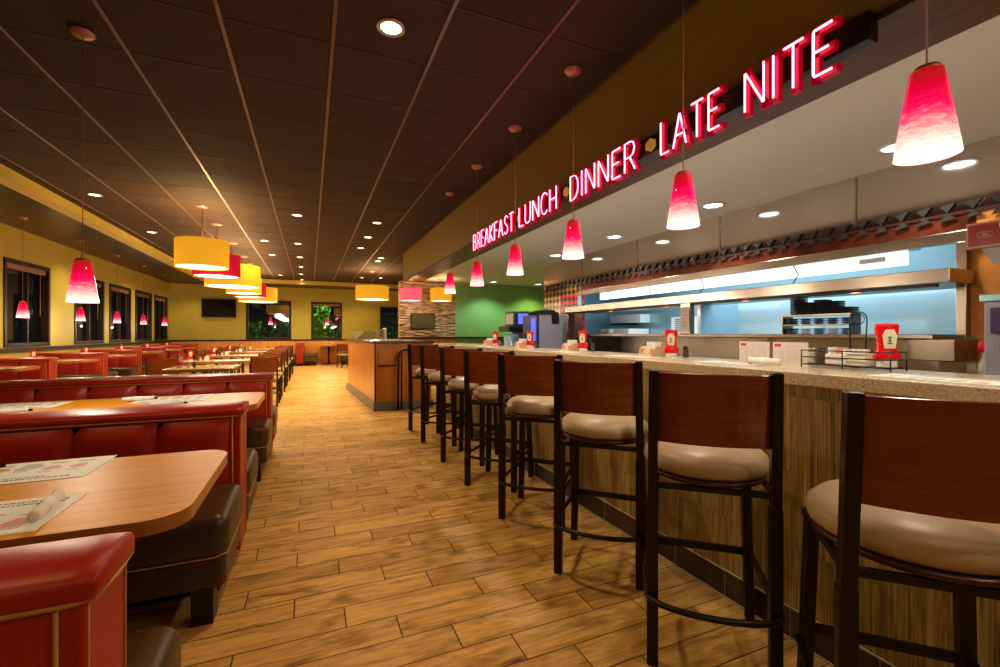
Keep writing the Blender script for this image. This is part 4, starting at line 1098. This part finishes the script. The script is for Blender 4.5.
for k in range(3): MB().box(0, .16, 0, .2, .02+k*.07, .06+k*.07).build('tray', M['grey_lam'], fo_, bevel=.004)
MB().box(.13, .17, 0, .2, 0, .23).build('back', M['white'], fo_)
mp = empty('menu_stack', (.86, 9.3, 1.10)); tag(mp, 'pile of grey menus fanned on the far end of hostess stand', 'menus')
for k in range(6): MB().box(0, .30, 0, .5, k*.028, k*.028+.02, rot=Matrix.Rotation(.1*k, 3, 'Z')).build('menu', mat('grey_menu', (.30, .24, .16), .5), mp)

# ------------------------------------------------------------------ wall things
tv = empty('television', (-3.14, YF-.075, 1.82)); tag(tv, 'flat black television mounted on the far yellow wall', 'television')
MB().box(-.555, .555, -.03, .03, 0, .69).build('bezel', M['black'], tv, bevel=.006)
MB().box(-.53, .53, -.034, -.03, .035, .665).build('screen', M['tv'], tv)
MB().box(-.15, .15, .03, .06, .2, .5).build('wall_bracket', M['black'], tv)
pf = empty('framed_picture', (2.38, 10.10, 1.32)); tag(pf, 'dark olive framed panel hung on the stone wall', 'picture')
MB().box(-.28, .28, 0, .02, 0, .36).build('frame', M['wood_trim'], pf, bevel=.004)
MB().box(-.255, .255, -.004, 0, .022, .338).build('panel', M['mirror_g'], pf)

# ------------------------------------------------------------------ outside the far windows
struct('ground_outside', MB().box(-12, 9, 20, 30, -.2, -.1).box(-14, -4.9, -4, 30, -.2, -.1), M['ground'])
def bush(x, y, r, h, n, label, hue):
    b = MB()
    for k in range(n):
        th = random.uniform(0, 2*PI); rr = r*math.sqrt(random.random()); z = h*random.random(); rr *= (1-.5*(z/h)**2)
        c = Vector((x+rr*math.cos(th), y+rr*math.sin(th), z-.1)); L = random.uniform(.12, .24)
        d = Vector((random.uniform(-1, 1), random.uniform(-1, .2), random.uniform(-.3, 1))).normalized(); s = d.cross(Vector((0, 0, 1)))
        s = (s.normalized() if s.length > .01 else Vector((1, 0, 0)))*L*.28
        b.add([c, c+d*L*.5+s, c+d*L, c+d*L*.5-s], [(0,1,2,3)])
    o = b.build('garden_bush', hue, None); tag(o, label, 'bush', 'bushes outside the far windows')
m_t = mat('teal_leaf', (.02, .20, .13), .6, noise=.5, nscale=6)
m_l = mat('lime_leaf', (.14, .24, .04), .6, noise=.5, nscale=6)
bush(-2.3, 22.3, .8, 1.75, 700, 'dark green bush outside the far window near the television', M['leaf'])
bush(-1.1, 23.6, .8, 2.0, 700, 'green bush outside the right side of the far window beside television', m_t)
bush(.35, 21.7, .75, 2.7, 2200, 'bright green bush filling the left of the far middle window', m_l)
bush(1.9, 23.3, .75, 2.6, 1600, 'teal green bush at the right of the far middle window', m_t)
bush(4.2, 22.2, .8, 2.0, 300, 'dark bush outside the window beyond the stone wall', M['leaf'])
light('POINT', 'bush_fill', (.6, 20.1, 3.3), 800, (.85, 1, .6), shadow_soft_size=.2)  # unseen outdoor lights added to brighten the bushes
light('POINT', 'bush_fill', (1.9, 20.1, 3.2), 600, (.3, 1, .85), shadow_soft_size=.2)
light('POINT', 'bush_fill', (-1.4, 20.1, 3.3), 300, (.8, 1, .6), shadow_soft_size=.2)

# ------------------------------------------------------------------ more lamps and added fill spots
def area(name, loc_, sx, sy, p, col, rot=(0,0,0)):
    o = light('AREA', name, loc_, p, col, shape='RECTANGLE', size=sx, size_y=sy); o.rotation_euler = rot; return o
area('kitchen_strip', (4.3, 3.6, 1.74), .5, 4.0, 26, (.72, .9, 1))
area('kitchen_ceiling_lamp', (4.7, 3.8, 2.3), .5, 3.0, 30, (.75, .92, 1))
for yy in (2.0, 2.9, 3.9, 4.9): light('POINT', 'heat_lamp', (3.70, yy, 1.49), .8, (1, .35, .15), shadow_soft_size=.03)
for x, y in ((.6, 17.6), (-1.6, 17.6), (-4.0, 8.4), (-4.0, 12.0), (-4.0, 15.6), (-3.9, 18.6), (-.2, 18.3), (1.9, 18.5), (3.2, 16.0), (3.2, 12.4)):  # fill spots added to brighten window row and far end, no fixtures
    light('SPOT', 'downlight_and_fill', (x, y, ZC-.03), 45, WARM, spot_size=math.radians(130), spot_blend=.7, shadow_soft_size=.06)
w_ = bpy.data.worlds.new('world'); scene.world = w_; w_.use_nodes = True
w_.node_tree.nodes['Background'].inputs[0].default_value = (.004, .006, .010, 1); w_.node_tree.nodes['Background'].inputs[1].default_value = 1

# ------------------------------------------------------------------ camera
cam = bpy.data.cameras.new('camera'); co_ = bpy.data.objects.new('camera', cam); COL.objects.link(co_)
co_.location = (0, 0, H); co_.rotation_euler = (PI/2, 0, math.radians(-23.07)); cam.sensor_width = 36; cam.lens = 446/1000*36
cam.clip_start = .02; scene.camera = co_
scene.view_settings.view_transform = 'Standard'; scene.view_settings.exposure = 0.17; scene.view_settings.gamma = 1.03
try: scene.view_settings.look = 'Medium High Contrast'
except Exception: pass
scene.cycles.use_denoising = True
try: scene.cycles.denoiser = 'OPENIMAGEDENOISE'
except Exception: pass
scene.cycles.max_bounces = 6; scene.cycles.sample_clamp_indirect = 4; scene.cycles.sample_clamp_direct = 20
scene.cycles.use_light_tree = True
